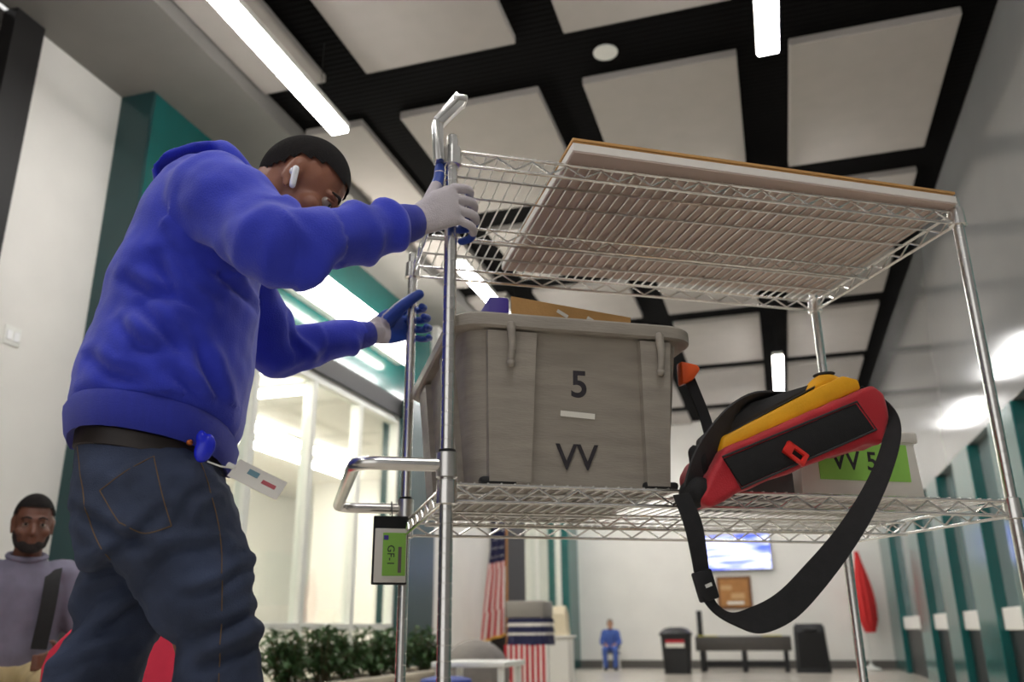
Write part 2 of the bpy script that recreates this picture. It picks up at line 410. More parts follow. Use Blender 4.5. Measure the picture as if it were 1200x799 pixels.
office_light(-5.6, -5.46, 13.4, 15.8, 'lengthwise linear light in the office behind the flag and black column')
for x, z in ((-8.38, 2.2), (-8.38, 1.6)):
    struct('trim_office_' + str(int(z * 10)), MB().box((x, 5, z), (x + 0.06, 9, z + 0.14)), S('slate_blue_board', (96, 108, 128), 0.6))
# far wall and right wall
struct('wall_far', MB().box((-4.2, YF, 0), (XR + 0.2, YF + 0.2, ZC + 0.06)), M_far)
struct('baseboard_far', MB().box((-3.8, YF - 0.03, 0), (XR, YF, 0.14)), S('grey_base', (96, 92, 88), 0.5))
struct('wall_right', MB().box((XR, YB, 2.25), (XR + 0.2, YF, ZC + 0.06)).box((XR + 0.14, YB, 0), (XR + 0.2, YF, 2.25)), M_rwall)
ybays = [(16.93, 15.46), (13.27, 12.36), (11.11, 10.38), (9.38, 8.59), (7.72, 6.9), (6.1, 5.3), (4.5, 3.7), (2.9, 2.1)]
n = 8
for i, (b, a) in enumerate(ybays):
    struct('trim_%d' % n, MB().rbox((XR - 0.02, a, 0), (XR + 0.14, b, 2.25), 0.01, 1), M_teal); n += 1
    if i + 1 < len(ybays):
        nb = ybays[i + 1][0]
        win = struct('window_%d' % (3 + i), MB().box((XR + 0.08, nb, 0.83), (XR + 0.14, a, 2.25)), M_glass2); BASE[win] = Vector((0, 0, 0))
        part('sill_panel', MB().rbox((XR + 0.03, nb, 0.65), (XR + 0.14, a, 0.83), 0.005, 1), M_white, win, False)
        part('kick_panel', MB().rbox((XR + 0.06, nb, 0), (XR + 0.14, a, 0.65), 0.005, 1), M_kick, win, False)

# ------------------------------------------------------------------ pendant linear lights
ZL = CAM_H + 3.36
def pendant(x, y0, y1, label, group=None):
    o = thing('pendant_light', label, 'ceiling light', (x, (y0 + y1) / 2, ZL), group=group)
    part('housing', MB().rbox((x - 0.068, y0 - 0.01, ZL + 0.035), (x + 0.068, y1 + 0.01, ZL + 0.085), 0.005, 1), M_alu, o, False)
    part('diffuser', MB().rbox((x - 0.064, y0, ZL), (x + 0.064, y1, ZL + 0.04), 0.012, 2), M_lamp, o)
    for y in (y0 + 0.3, y1 - 0.3): part('cable', MB().tube([(x, y, ZL + 0.08), (x, y, ZC + 0.06)], 0.0025, 5), M_black, o)
gl = 'pendant lights in the left row'; gr = 'pendant lights in the right row'
pendant(-2.69, 2.34, 4.74, 'long linear pendant light nearest the white wall, ending above the worker')
pendant(-2.69, 7.15, 8.2, 'linear pendant light seen through the bare wires of the top shelf')
pendant(-2.69, 11.3, 13.3, 'linear pendant light far down the row above the storefront side')
pendant(0.248, 2.34, 4.74, 'linear pendant light above the carton on the top shelf')
pendant(0.248, 6.8, 8.2, 'linear pendant light beyond the carton on the top shelf')
pendant(0.248, 11.3, 13.3, 'short linear pendant light shining above the red and yellow bag')
pendant(-2.69, 8.7, 10.8, 'added fill pendant above the storefront, unseen behind the grey tote')  # added out of sight to bring more light to the far end
pendant(-2.69, 14.2, 16.4, 'added unseen pendant brightening the far wall on the storefront side')  # extra lamp, hidden from the camera, to brighten the far wall
pendant(0.248, 14.6, 16.6, 'added unseen pendant brightening the far wall and television')  # extra lamp hidden behind the bag, also there to light the far wall
pendant(0.248, -1.2, 1.2, 'linear pendant light overhead, before the cart')
pendant(-2.69, -1.2, 1.2, 'linear pendant light overhead, beside the entry wall')
o = thing('wall_light', 'wall-mounted linear light on the teal fascia above the storefront', 'wall light', (-3.9, 7.2, 3.66))
part('housing', MB().rbox((-4.02, 6.2, 3.60), (-3.86, 8.7, 3.82), 0.01, 1), M_alu, o, False)
part('diffuser', MB().rbox((-3.87, 6.22, 3.56), (-3.80, 8.68, 3.86), 0.012, 2), M_wlamp, o)
#BODY2
# ------------------------------------------------------------------ wire shelf cart (frame 'cart': x along it, y towards its back, z up)
CW = 1.22; CD = 0.30; Z0 = 0.932; Z1 = 1.618
cart = thing('wire_shelf_cart', 'chrome wire shelf cart with tall ringed posts, pushed by the worker', 'cart', (0.61, 0, 0), 'cart')
POSTS = [(0, -CD), (CW, -CD), (CW, CD), (0, CD)]
def post_mesh(x, y):
    prof = [(0.0, 0.125)]; z = 0.125; top = 1.655; R0 = 0.0127
    prof = [(R0, z)]
    while z < top - 0.03:
        z2 = z + 0.0254
        prof += [(R0, z2 - 0.0022), (R0 - 0.0013, z2 - 0.0014), (R0 - 0.0013, z2 - 0.0006), (R0, z2)]
        z = z2
    prof += [(R0, top - 0.004), (R0 * 0.7, top)]
    return MB().lathe((x, y, 0), prof, 14)
for x, y in POSTS: part('post', post_mesh(x, y), M_chrome, cart)
def shelf(z):
    fr = MB(); zb = z - 0.030
    def truss(a, b, r=0.0036, rz=0.0027, pitch=0.076):
        a = Vector(a); b = Vector(b); dn_ = Vector((0, 0, -0.030))
        fr.tube([a, b], r, 7); fr.tube([a + dn_, b + dn_], r, 7)
        k = max(2, int(round((b - a).length / (pitch / 2)))); pts = []
        for i in range(k + 1):
            p = a.lerp(b, i / k) + (Vector((0, 0, -0.0035)) if i % 2 == 0 else Vector((0, 0, -0.0265)))
            pts.append(p)
        fr.tube(pts, rz, 6)
    g = 0.02
    truss((g, -CD, z), (CW - g, -CD, z)); truss((g, CD, z), (CW - g, CD, z))
    truss((0, -CD + g, z), (0, CD - g, z)); truss((CW, -CD + g, z), (CW, CD - g, z))
    truss((0.01, 0.03, z - 0.006), (CW - 0.01, 0.03, z - 0.006), 0.003, 0.0024)
    f = part('shelf_frame', fr, M_chrome, cart)
    dk = MB()
    n_ = 47
    for i in range(n_):
        x = 0.026 + (CW - 0.052) * i / (n_ - 1)
        dk.tube([(x, -CD, z + 0.0035), (x, CD, z + 0.0035)], 0.0021, 5)
    for yy in (-0.2, -0.11, 0.12, 0.21): dk.tube([(0, yy, z - 0.0005), (CW, yy, z - 0.0005)], 0.003, 6)
    part('wire_deck', dk, M_chrome2, f)
    for x, y in POSTS:
        part('collar', MB().lathe((x, y, 0), [(0.0145, z - 0.038), (0.0205, z - 0.036), (0.0185, z + 0.006), (0.0145, z + 0.008)], 16), M_chrome, f)
shelf(Z0); shelf(Z1)
# push handle (horizontal U at the end of the cart)
def u_handle(z, reach):
    pts = []
    pts += [(-0.012, -CD, z), (-reach + 0.04, -CD, z)]
    for t in range(1, 6): pts.append((-reach + 0.04 - 0.04 * math.sin(t * PI / 10), -CD + 0.04 - 0.04 * math.cos(t * PI / 10), z))
    pts += [(-reach, 0, z)]
    for t in range(0, 6): pts.append((-reach + 0.04 - 0.04 * math.cos(t * PI / 10), CD - 0.04 + 0.04 * math.sin(t * PI / 10), z))
    pts += [(-0.012, CD, z)]
    return MB().tube(pts, 0.0125, 14)
h1 = part('push_handle', u_handle(0.966, 0.165), M_chrome, cart)
for y in (-CD, CD):
    part('clamp', MB().lathe((0, y, 0), [(0.0145, 0.942), (0.020, 0.944), (0.020, 0.988), (0.0145, 0.990)], 16), M_chrome2, h1)
    part('band', MB().lathe((0, y, 0), [(0.0136, 0.990), (0.0156, 0.9905), (0.0156, 0.9945), (0.0136, 0.995)], 16), M_rubber, h1)
# bent bracket at the top of the near post
br = MB()
for yy in (-0.318, -0.288):
    br.tube([(-0.026, yy, 1.585), (-0.034, yy, 1.675), (0.012, yy - 0.004, 1.738)], 0.0045, 8)
br.extr([(-0.036, 1.585), (-0.018, 1.585), (-0.022, 1.672), (-0.043, 1.678)], -0.318, -0.290, 0.002)
br.extr([(-0.042, 1.680), (-0.022, 1.668), (0.024, 1.728), (0.004, 1.750)], -0.322, -0.292, 0.002)
br.rbox((-0.002, -0.326, 1.728), (0.028, -0.288, 1.742), 0.004, 2)
part('top_bracket', br, M_chrome2, cart)
for x, y in POSTS:
    c = part('caster', MB().rbox((x - 0.022, y - 0.026, 0.075), (x + 0.022, y + 0.026, 0.085), 0.003, 1).rbox((x - 0.02, y - 0.026, 0.03), (x + 0.02, y - 0.021, 0.08), 0.002, 1).rbox((x - 0.02, y + 0.021, 0.03), (x + 0.02, y + 0.026, 0.08), 0.002, 1).lathe((x, y, 0), [(0.011, 0.08), (0.011, 0.13)], 12), M_chrome2, cart)
    wm = MB().lathe((0, 0, 0), [(0.02, -0.017), (0.058, -0.017), (0.0625, -0.010), (0.0625, 0.010), (0.058, 0.017), (0.02, 0.017)], 24)
    wm.xf(Matrix.Translation((x, y, 0.0625)) @ Matrix.Rotation(PI / 2, 4, 'X'))
    part('wheel', wm, M_rubber, c)

# hanging tag on the handle
tg = thing('hanging_tag', 'black-edged hanging tag with a green GF-1 label on the push handle', 'tag', (-0.04, 0.275, 0.79), 'cart')
part('holder', MB().rbox((-0.079, 0.272, 0.785), (0.004, 0.276, 0.945), 0.002, 1), M_fabric, tg, False)
part('hook', MB().tube([(-0.035, 0.274, 0.94), (-0.035, 0.278, 0.956), (-0.035, 0.296, 0.982), (-0.035, 0.314, 0.968), (-0.035, 0.318, 0.952)], 0.0018, 6), M_blackpl, tg)
part('card', MB().rbox((-0.074, 0.270, 0.790), (0.002, 0.2725, 0.915), 0.001, 1), M_paper, tg, False)
part('green_label', MB().rbox((-0.055, 0.2690, 0.805), (0.000, 0.2705, 0.905), 0.0005, 1), M_green, tg, False)
part('lettering', text_mesh('GF-1', 0.024, face_m((-0.036, 0.2686, 0.852), PI / 2)), M_ink, tg, False)
part('emblem', MB().rbox((-0.053, 0.2684, 0.888), (-0.042, 0.2692, 0.899), 0.0005, 1), M_purple, tg, False)
part('print_bar', MB().rbox((-0.018, 0.2684, 0.812), (-0.010, 0.2692, 0.872), 0.0005, 1), S('grey_print', (120, 108, 104), 0.8), tg, False)

# ------------------------------------------------------------------ grey tote
tote = thing('storage_tote', 'grey plastic tote marked 5 and VV on the lower shelf', 'tote', (0.26, 0, 0.9375), 'cart')
ZB = 0.9378
def rrect(x0, x1, y0, y1, z, r, n=6):
    out = []
    for cx, cy, a0 in ((x1 - r, y1 - r, 0), (x0 + r, y1 - r, PI / 2), (x0 + r, y0 + r, PI), (x1 - r, y0 + r, 1.5 * PI)):
        for i in range(n + 1):
            t = a0 + PI / 2 * i / n; out.append(Vector((cx + r * math.cos(t), cy + r * math.sin(t), z)))
    return out
body = MB()
prof = [(0.0, 0.012, 0.05), (0.003, 0.0, 0.05), (0.31, -0.026, 0.055), (0.318, -0.030, 0.055), (0.318, -0.024, 0.05), (0.30, -0.020, 0.05), (0.012, 0.008, 0.045)]
rr = [rrect(0.052 + d, 0.462 - d, -0.272 + d, 0.262 - d, ZB + z, r) for z, d, r in prof]
body.loft(rr, True)
# raised corner columns on the front and the sides
for e0, e1 in ((0.075, 0.165), (0.388, 0.445)):
    body.extr([(e0 + 0.006, ZB + 0.004), (e1 - 0.004, ZB + 0.004), (e1 + 0.006, ZB + 0.292), (e0 - 0.002, ZB + 0.292)], 0, 1)
    k = len(body.v) - 8
    for i in range(k, len(body.v)):
        p = body.v[i]; t = (p.z - ZB) / 0.31
        p.y = (-0.290 - 0.024 * t) if p.y < 0.5 else (-0.262 - 0.024 * t)
for y0, y1 in ((-0.2, -0.1), (0.1, 0.2)):
    for sx in (0, 1):
        x = 0.052 if sx == 0 else 0.462
        d = -0.012 if sx == 0 else 0.012
        body.add([(x + d, y0, ZB + 0.004), (x + d, y1, ZB + 0.004), (x - d, y1, ZB + 0.004), (x - d, y0, ZB + 0.004),
                  (x + d * 3.2, y0, ZB + 0.292), (x + d * 3.2, y1, ZB + 0.292), (x + d, y1, ZB + 0.292), (x + d, y0, ZB + 0.292)],
                 [(0,3,2,1),(4,5,6,7),(0,1,5,4),(1,2,6,5),(2,3,7,6),(3,0,4,7)])
part('body', body, M_tote, tote)
rim = MB()
ro = [(0.298, -0.024), (0.296, -0.044), (0.300, -0.049), (0.322, -0.049), (0.327, -0.044), (0.327, -0.026), (0.320, -0.022)]
rim.loft([rrect(0.052 + d, 0.462 - d, -0.272 + d, 0.262 - d, ZB + z, 0.06) for z, d in ro], False, closed=True)
part('rim', rim, M_tote, tote)
for e in (0.117, 0.424):
    lg = MB(); lg.limb([(e, -0.322, ZB + 0.30), (e + 0.002, -0.322, ZB + 0.26), (e, -0.319, ZB + 0.232)], [0.009, 0.0075, 0.006], 10)
    lg.sphere((e, -0.3175, ZB + 0.226), 0.0085, 10, 6)
    part('lug', lg, M_tote, tote)
TILT = 0.079
part('number', text_mesh('5', 0.074, face_m((0.262, -0.2882, 1.135), 0, TILT), bold=0.0014), M_ink, tote, False)
part('letters', text_mesh('VV', 0.070, face_m((0.256, -0.2795, 0.992), 0, TILT), bold=0.0006), M_ink, tote, False)
st = MB().box((-0.032, -0.0003, -0.005), (0.038, 0.0008, 0.006)).xf(Matrix.Translation((0.255, -0.2862, 1.076)) @ Matrix.Rotation(TILT, 4, 'X') @ Matrix.Rotation(0.05, 4, 'Y'))
part('sticker', st, M_paper, tote, False)
for e in (0.10, 0.425): part('foot', MB().rbox((e - 0.035, -0.290, ZB - 0.001), (e + 0.035, -0.262, ZB + 0.014), 0.006, 2), M_rubber, tote)
# contents
cb = thing('cardboard_box', 'brown cardboard box standing in the grey tote', 'box', (0.31, 0.0, 0.95), 'cart')
bm_ = MB().box((0.175, -0.12, 0.951), (0.43, 0.14, 0.955))
part('base', bm_, M_card, cb, False)
part('front_panel', MB().extr([(0.175, 0.951), (0.43, 0.951), (0.447, 1.352), (0.168, 1.380)], -0.122, -0.116), M_card, cb, False)
part('back_panel', MB().extr([(0.175, 0.951), (0.43, 0.951), (0.44, 1.33), (0.17, 1.35)], 0.134, 0.14), M_card, cb, False)
for x0, x1 in ((0.170, 0.176), (0.432, 0.438)): part('side_panel', MB().box((x0, -0.118, 0.951), (x1, 0.136, 1.335)), M_card, cb, False)
for k, (ex, ez) in enumerate(((0.285, 1.348), (0.355, 1.337))):
    part('tape', MB().box((-0.014, -0.0006, -0.004), (0.014, 0.0006, 0.004)).xf(Matrix.Translation((ex, -0.1225, ez)) @ Matrix.Rotation(0.5, 4, 'Y')), M_paper, cb, False)
single('purple_binder', MB().rbox((0.118, -0.12, 0.951), (0.164, 0.12, 1.378), 0.006, 2), M_purple, 'purple binder standing beside the cardboard box in the tote', 'binder', (0.14, 0, 0.951), 'cart')
single('cloth_bundle', fuse(MB().limb([(0.451, -0.10, 0.99), (0.451, -0.05, 1.2), (0.453, -0.02, 1.33), (0.452, 0.06, 1.34), (0.451, 0.1, 1.2)], [0.011, 0.011, 0.011, 0.011, 0.011], 12), 0.005, 2), S('navy_purple_cloth', (44, 38, 110), 0.9, var=0.1), 'navy purple cloth tucked between cardboard box and tote side', 'cloth', (0.451, 0, 0.97), 'cart')

# ------------------------------------------------------------------ carton lying on the top shelf
zt = Z1 + 0.0058
FRC = Matrix.Identity(4)
cart_board = thing('flat_carton', 'large flat white carton with brown corrugated edges on the top shelf', 'carton', (0.72, 0, zt), 'cart')
cl = MB()
P0 = [(0.248, -0.345), (1.205, -0.325), (1.215, 0.262), (0.245, 0.292)]
def slab(mb, poly, z0, z1, ins=0.0):
    c = Vector((sum(p[0] for p in poly) / 4, sum(p[1] for p in poly) / 4))
    q = [Vector(p) + (c - Vector(p)).normalized() * ins for p in poly]
    mb.add([(p.x, p.y, z0) for p in q] + [(p.x, p.y, z1) for p in q], [(3, 2, 1, 0), (4, 5, 6, 7), (0, 1, 5, 4), (1, 2, 6, 5), (2, 3, 7, 6), (3, 0, 4, 7)])
    return mb
part('shaded_underside', slab(MB(), P0, zt, zt + 0.004, 0.002), M_cardshade, cart_board, False)  # underside of the white board, its shade and warm bounce painted into the colour
part('white_board', slab(MB(), P0, zt + 0.0041, zt + 0.022), S('white_foam_board', (232, 226, 218), 0.7, var=0.03), cart_board, False)
part('core', slab(MB(), P0, zt + 0.0222, zt + 0.028, 0.006), M_card, cart_board, False)
part('top_sheet', slab(MB(), P0, zt + 0.0282, zt + 0.034), M_card, cart_board, False)

# ------------------------------------------------------------------ white box, grey box
wb = thing('labelled_box', 'white carton with a green VV 5 label behind the red bag', 'box', (0.93, -0.07, Z0 + 0.0058), 'cart')
zb = Z0 + 0.0058
bd = MB().extr([(0.788, zb), (1.095, zb), (1.085, 1.075), (0.795, 1.075)], -0.195, 0.04, 0.004)
M_wbox = S('white_box_card', (224, 218, 208), 0.75, var=0.05, scale=8)
part('carton', bd, M_wbox, wb)
part('lid', MB().rbox((0.786, -0.2, 1.073), (1.094, 0.045, 1.098), 0.005, 2), M_wbox, wb)
part('green_label', MB().box((0.835, -0.1972, 0.985), (1.062, -0.1955, 1.068)), M_green, wb, False)
part('lettering', text_mesh('VV 5', 0.058, face_m((0.925, -0.1976, 1.026)), bold=0.0008), M_ink, wb, False)
single('grey_case', MB().rbox((0.605, -0.195, zb), (0.772, 0.02, 1.0), 0.006, 2), M_dgrey, 'flat dark grey case under the red and yellow bag', 'case', (0.69, -0.09, zb), 'cart')

# ------------------------------------------------------------------ red, yellow and black bag with its strap
bag = thing('shoulder_bag', 'red and yellow bag with black panel and dangling shoulder strap', 'bag', (0.68, -0.31, 0.94), 'cart')
bm1 = MB()
bm1.extr([(0.453, 0.907), (0.475, 0.888), (0.537, 0.921), (0.835, 1.026), (0.862, 1.024), (0.888, 1.08), (0.884, 1.130), (0.859, 1.149), (0.511, 1.001), (0.495, 0.973)], -0.385, -0.313, 0.008)
bm1.extr([(0.502, 0.9395), (0.585, 0.9395), (0.835, 1.027), (0.862, 1.025), (0.888, 1.08), (0.884, 1.128), (0.859, 1.147), (0.511, 1.000), (0.495, 0.973)], -0.330, -0.205, 0.008)
part('body', fuse(bm1, 0.005, 3, lambda p: 0.0035 * noise.noise(p * 22)), M_red, bag)
part('front_panel', MB().extr([(0.508, 0.981), (0.808, 1.103), (0.842, 1.052), (0.540, 0.930)], -0.3885, -0.380, 0.002), M_fabric, bag)
part('piping', MB().tube([(0.505, -0.3885, 0.984), (0.81, -0.3885, 1.107), (0.846, -0.3885, 1.052), (0.538, -0.3885, 0.926)], 0.0022, 6, closed=True), M_fabricg, bag)
part('yellow_band', MB().extr([(0.512, 0.999), (0.838, 1.139), (0.834, 1.160), (0.80, 1.166), (0.735, 1.136), (0.520, 1.028)], -0.372, -0.225, 0.006), M_yellow, bag)
yt = MB(); yt.limb([(0.735, -0.345, 1.135), (0.775, -0.33, 1.158), (0.815, -0.31, 1.163), (0.828, -0.27, 1.160)], [0.012, 0.018, 0.021, 0.020], 14)
part('yellow_flap', yt, M_yellow, bag)
part('flap_cap', MB().ell((0.792, -0.318, 1.182), (0.026, 0.0, 0.004), (0, 0.014, 0), (0, 0, 0.006)), M_fabric, bag)
part('top_cover', MB().extr([(0.525, 1.030), (0.742, 1.142), (0.738, 1.150), (0.60, 1.105), (0.528, 1.048)], -0.35, -0.235, 0.005), M_fabricg, bag)
part('zip', MB().ribbon([(0.53, -0.362, 1.031), (0.63, -0.362, 1.083), (0.735, -0.362, 1.138)], Vector((0.2, -0.7, 0.5)), 0.012, 0.002), M_blackpl, bag)
W_in = Vector((0.6, 0.1, 0.8))
part('carry_strap', MB().ribbon([(0.455, -0.352, 0.925), (0.478, -0.362, 0.985), (0.525, -0.368, 1.050), (0.60, -0.34, 1.110), (0.70, -0.30, 1.135)], [Vector((0.8, 0.5, -0.3)), Vector((0.8, 0.5, -0.3)), Vector((0.6, 0.6, -0.4)), Vector((0.2, 0.9, -0.2)), Vector((0, 1, 0))], [0.05, 0.055, 0.055, 0.055, 0.05], 0.004), M_fabricg, bag)
part('end_pouch', fuse(MB().ell((0.462, -0.352, 0.922), (0.030, 0, 0.014), (0, 0.034, 0), (-0.01, 0, 0.026)).ell((0.478, -0.342, 0.985), (0.014, 0, 0.006), (0, 0.026, 0), (-0.01, 0, 0.03)), 0.005, 3, lambda p: 0.003 * noise.noise(p * 50)), M_fabric, bag)
sp_ = [(0.424, -0.372, 0.915), (0.434, -0.39, 0.86), (0.437, -0.40, 0.80), (0.442, -0.40, 0.75), (0.458, -0.40, 0.716), (0.493, -0.402, 0.695), (0.537, -0.402, 0.694), (0.597, -0.402, 0.718), (0.662, -0.402, 0.770), (0.732, -0.402, 0.836), (0.790, -0.402, 0.903), (0.838, -0.402, 0.973), (0.874, -0.396, 1.040), (0.893, -0.372, 1.088), (0.884, -0.345, 1.128), (0.858, -0.335, 1.150)]
wd_ = [Vector((1, 0, 0)), Vector((1, 0.1, 0)), Vector((1, 0.2, 0)), Vector((0.9, 0.3, 0.2)), Vector((0.5, 0.7, 0.5)), Vector((0, 0.8, 0.6)), Vector((-0.2, 0.5, 0.9)), Vector((-0.4, 0.3, 0.8)), Vector((-0.5, 0.3, 0.6)), Vector((-0.6, 0.4, 0.5)), Vector((-0.6, 0.6, 0.4)), Vector((-0.6, 0.8, 0.3)), Vector((-0.6, 0.9, 0.1)), Vector((-0.2, 0.97, 0)), Vector((0, 1, 0)), Vector((0, 1, 0))]
part('shoulder_strap', MB().ribbon(sp_, wd_, [0.034, 0.038, 0.034, 0.03, 0.034, 0.04, 0.05, 0.052, 0.05, 0.044, 0.04, 0.036, 0.034, 0.032, 0.032, 0.032], 0.003, 6), M_fabric, bag)
bk = MB().rbox((-0.019, -0.006, -0.026), (0.019, 0.006, 0.026), 0.004, 2).xf(Matrix.Translation((0.443, -0.402, 0.752)) @ Matrix.Rotation(-0.25, 4, 'Y'))
part('side_release_buckle', bk, M_blackpl, bag)
part('buckle_mark', MB().box((-0.006, -0.0072, -0.003), (0.007, -0.0058, 0.003)).xf(Matrix.Translation((0.446, -0.402, 0.752)) @ Matrix.Rotation(-0.35, 4, 'Y')), M_alu, bag, False)
rb = MB(); R_ = Matrix.Translation((0.656, -0.392, 0.996)) @ Matrix.Rotation(0.6, 4, 'Y')
for lo, hi in (((-0.024, -0.005, 0.006), (0.024, 0.005, 0.014)), ((-0.024, -0.005, -0.014), (0.024, 0.005, -0.006)), ((-0.024, -0.005, -0.014), (-0.006, 0.005, 0.014)), ((0.016, -0.005, -0.014), (0.026, 0.005, 0.014))):
    rb.rbox(lo, hi, 0.003, 2, mtx=R_)
part('red_buckle', rb, M_redplastic, bag)
part('d_ring', MB().tube([(0.889 + 0.010 * math.cos(t * PI / 8), -0.35, 1.083 + 0.016 * math.sin(t * PI / 8)) for t in range(16)], 0.0022, 6, closed=True), M_chrome, bag)
part('tether_strap', MB().ribbon([(0.528, -0.215, 1.206), (0.545, -0.215, 1.16), (0.565, -0.215, 1.10), (0.57, -0.225, 1.045)], Vector((1, 0.1, 0.3)), 0.026, 0.003), M_fabric, bag)
oc = MB(); oc.extr([(0.513, 1.222), (0.552, 1.216), (0.558, 1.206), (0.538, 1.180), (0.513, 1.170)], -0.228, -0.200, 0.005)
part('orange_clip', oc, M_orange, bag)
#BODY3
# ------------------------------------------------------------------ people
def head_shell(mb, C, F, Sd, U, k=1.0):
    """skull, face, jaw, brow, nose, lips and ears around C; F forward, Sd side, U up"""
    def p(f, s, u): return C + (F * f + Sd * s + U * u) * k
    def e(c, rf, rs, ru, n=18, m=12): mb.ell(p(*c), F * rf * k, Sd * rs * k, U * ru * k, n, m)
    e((-0.012, 0, 0.030), 0.096, 0.076, 0.098)
    e((0.030, 0, -0.030), 0.062, 0.060, 0.085)
    e((0.040, 0, -0.082), 0.048, 0.046, 0.038)
    e((0.068, 0, -0.098), 0.020, 0.022, 0.018)
    e((0.074, 0, 0.020), 0.020, 0.050, 0.013)
    for s in (-1, 1):
        e((0.058, s * 0.046, -0.030), 0.026, 0.022, 0.022)
        e((-0.008, s * 0.076, -0.006), 0.020, 0.008, 0.033, 12, 8)
        e((-0.012, s * 0.081, 0.012), 0.016, 0.006, 0.018, 12, 8)
        e((0.002, s * 0.076, -0.036), 0.010, 0.007, 0.012, 10, 6)
        e((0.094, s * 0.013, -0.040), 0.013, 0.010, 0.009, 10, 6)
    mb.limb([p(0.084, 0, 0.008), p(0.098, 0, -0.014), p(0.108, 0, -0.036)], [0.008 * k, 0.010 * k, 0.013 * k], 10)
    e((0.086, 0, -0.063), 0.012, 0.024, 0.007, 12, 6)
    e((0.084, 0, -0.075), 0.012, 0.021, 0.008, 12, 6)
def head_parts(parent, C, F, Sd, U, k, hair_mat, line, beard=None, eyes=True, grow=1.045):
    def p(f, s, u): return C + (F * f + Sd * s + U * u) * k
    # hair: shell of the skull above the hairline
    bm = bmesh.new(); n, m = 48, 30; grid = {}
    for i in range(m + 1):
        t = PI * i / m
        for j in range(n):
            a = 2 * PI * j / n
            f = -0.012 + 0.096 * grow * math.sin(t) * math.cos(a); s = 0.076 * (grow + 0.02) * math.sin(t) * math.sin(a); u = 0.030 + 0.098 * grow * math.cos(t)
            grid[i, j] = (f, s, u)
    vs = {}
    def vert(i, j):
        j %= n
        if i == 0: j = 0
        if (i, j) not in vs: vs[i, j] = bm.verts.new(p(*grid[i, j]))
        return vs[i, j]
    for i in range(m):
        for j in range(n):
            f, s, u = [sum(grid[a, b % n][q] for a in (i, i + 1) for b in (j, j + 1)) / 4 for q in range(3)]
            if u > line(f, abs(s)):
                q = [vert(i, j), vert(i + 1, j), vert(i + 1, j + 1), vert(i, j + 1)]
                q = list(dict.fromkeys(q))
                if len(q) > 2: bm.faces.new(q)
    geo = bmesh.ops.solidify(bm, geom=bm.faces[:], thickness=0.008 * k)
    me = bpy.data.meshes.new('hair'); bm.to_mesh(me); bm.free()
    part('hair', me, hair_mat, parent)
    if eyes:
        for s in (-1, 1):
            part('eye', MB().sphere(p(0.0745, s * 0.031, 0.000), 0.0135 * k, 14, 10), M_eye, parent)
            part('iris', MB().ell(p(0.0860, s * 0.0315, -0.001), F * 0.003 * k, Sd * 0.0062 * k, U * 0.0062 * k, 10, 6), M_iris, parent)
            part('eyebrow', MB().limb([p(0.090, s * 0.014, 0.024), p(0.0905, s * 0.030, 0.029), p(0.078, s * 0.050, 0.022)], [0.003 * k, 0.0038 * k, 0.002 * k], 8), hair_mat, parent)
            part('eyelid', MB().limb([p(0.086, s * 0.018, 0.005), p(0.0895, s * 0.031, 0.0095), p(0.080, s * 0.045, 0.004)], [0.003 * k, 0.0035 * k, 0.002 * k], 8), MATS['brown_skin'] if beard is None else M_skin2, parent)
    if beard:
        b = MB()
        b.ell(p(0.042, 0, -0.085), F * 0.052 * k, Sd * 0.0505 * k, U * 0.036 * k)
        b.ell(p(0.070, 0, -0.100), F * 0.026 * k, Sd * 0.028 * k, U * 0.022 * k)
        for s in (-1, 1): b.limb([p(0.0, s * 0.064, -0.02), p(0.012, s * 0.060, -0.055), p(0.035, s * 0.048, -0.085)], [0.008 * k, 0.012 * k, 0.014 * k], 10)
        part('beard', fuse(b, 0.005 * k, 2), beard, parent)

# ---- the worker (built in the cart frame: x = the way he pushes, y = away from the camera)
SM = -0.08
worker = thing('person', 'person in a blue hoodie, jeans and white gloves pushing the wire cart', 'person', (-0.52, SM, 0), 'cart')
pt = 0.66
HF = Vector((math.cos(pt), -0.10, -math.sin(pt))).normalized(); HU = Vector((math.sin(pt), 0, math.cos(pt))); HS = HU.cross(HF).normalized(); HU = HF.cross(HS).normalized()
HC_ = Vector((-0.302, SM, 1.607))
# joints
shR = Vector((-0.455, SM - 0.185, 1.475)); elR = Vector((-0.322, -0.400, 1.318)); wrR = Vector((-0.078, -0.322, 1.436))
shL = Vector((-0.445, SM + 0.185, 1.475)); elL = Vector((-0.325, 0.205, 1.325)); wrL = Vector((-0.110, 0.292, 1.412))
core = MB()
head_shell(core, HC_, HF, HS, HU)
nb = HC_ - HF * 0.035 - HU * 0.045
core.limb([nb + HU * 0.03, nb - HU * 0.02, (-0.415, SM, 1.565), (-0.455, SM, 1.50), (-0.50, SM, 1.25), (-0.52, SM, 0.98)], [0.062, 0.060, 0.062, 0.09, 0.10, 0.10], 16)
for sh, el, wr in ((shR, elR, wrR), (shL, elL, wrL)):
    core.limb([(-0.455, SM, 1.49), sh, el, wr], [0.05, 0.045, 0.036, 0.027], 12)
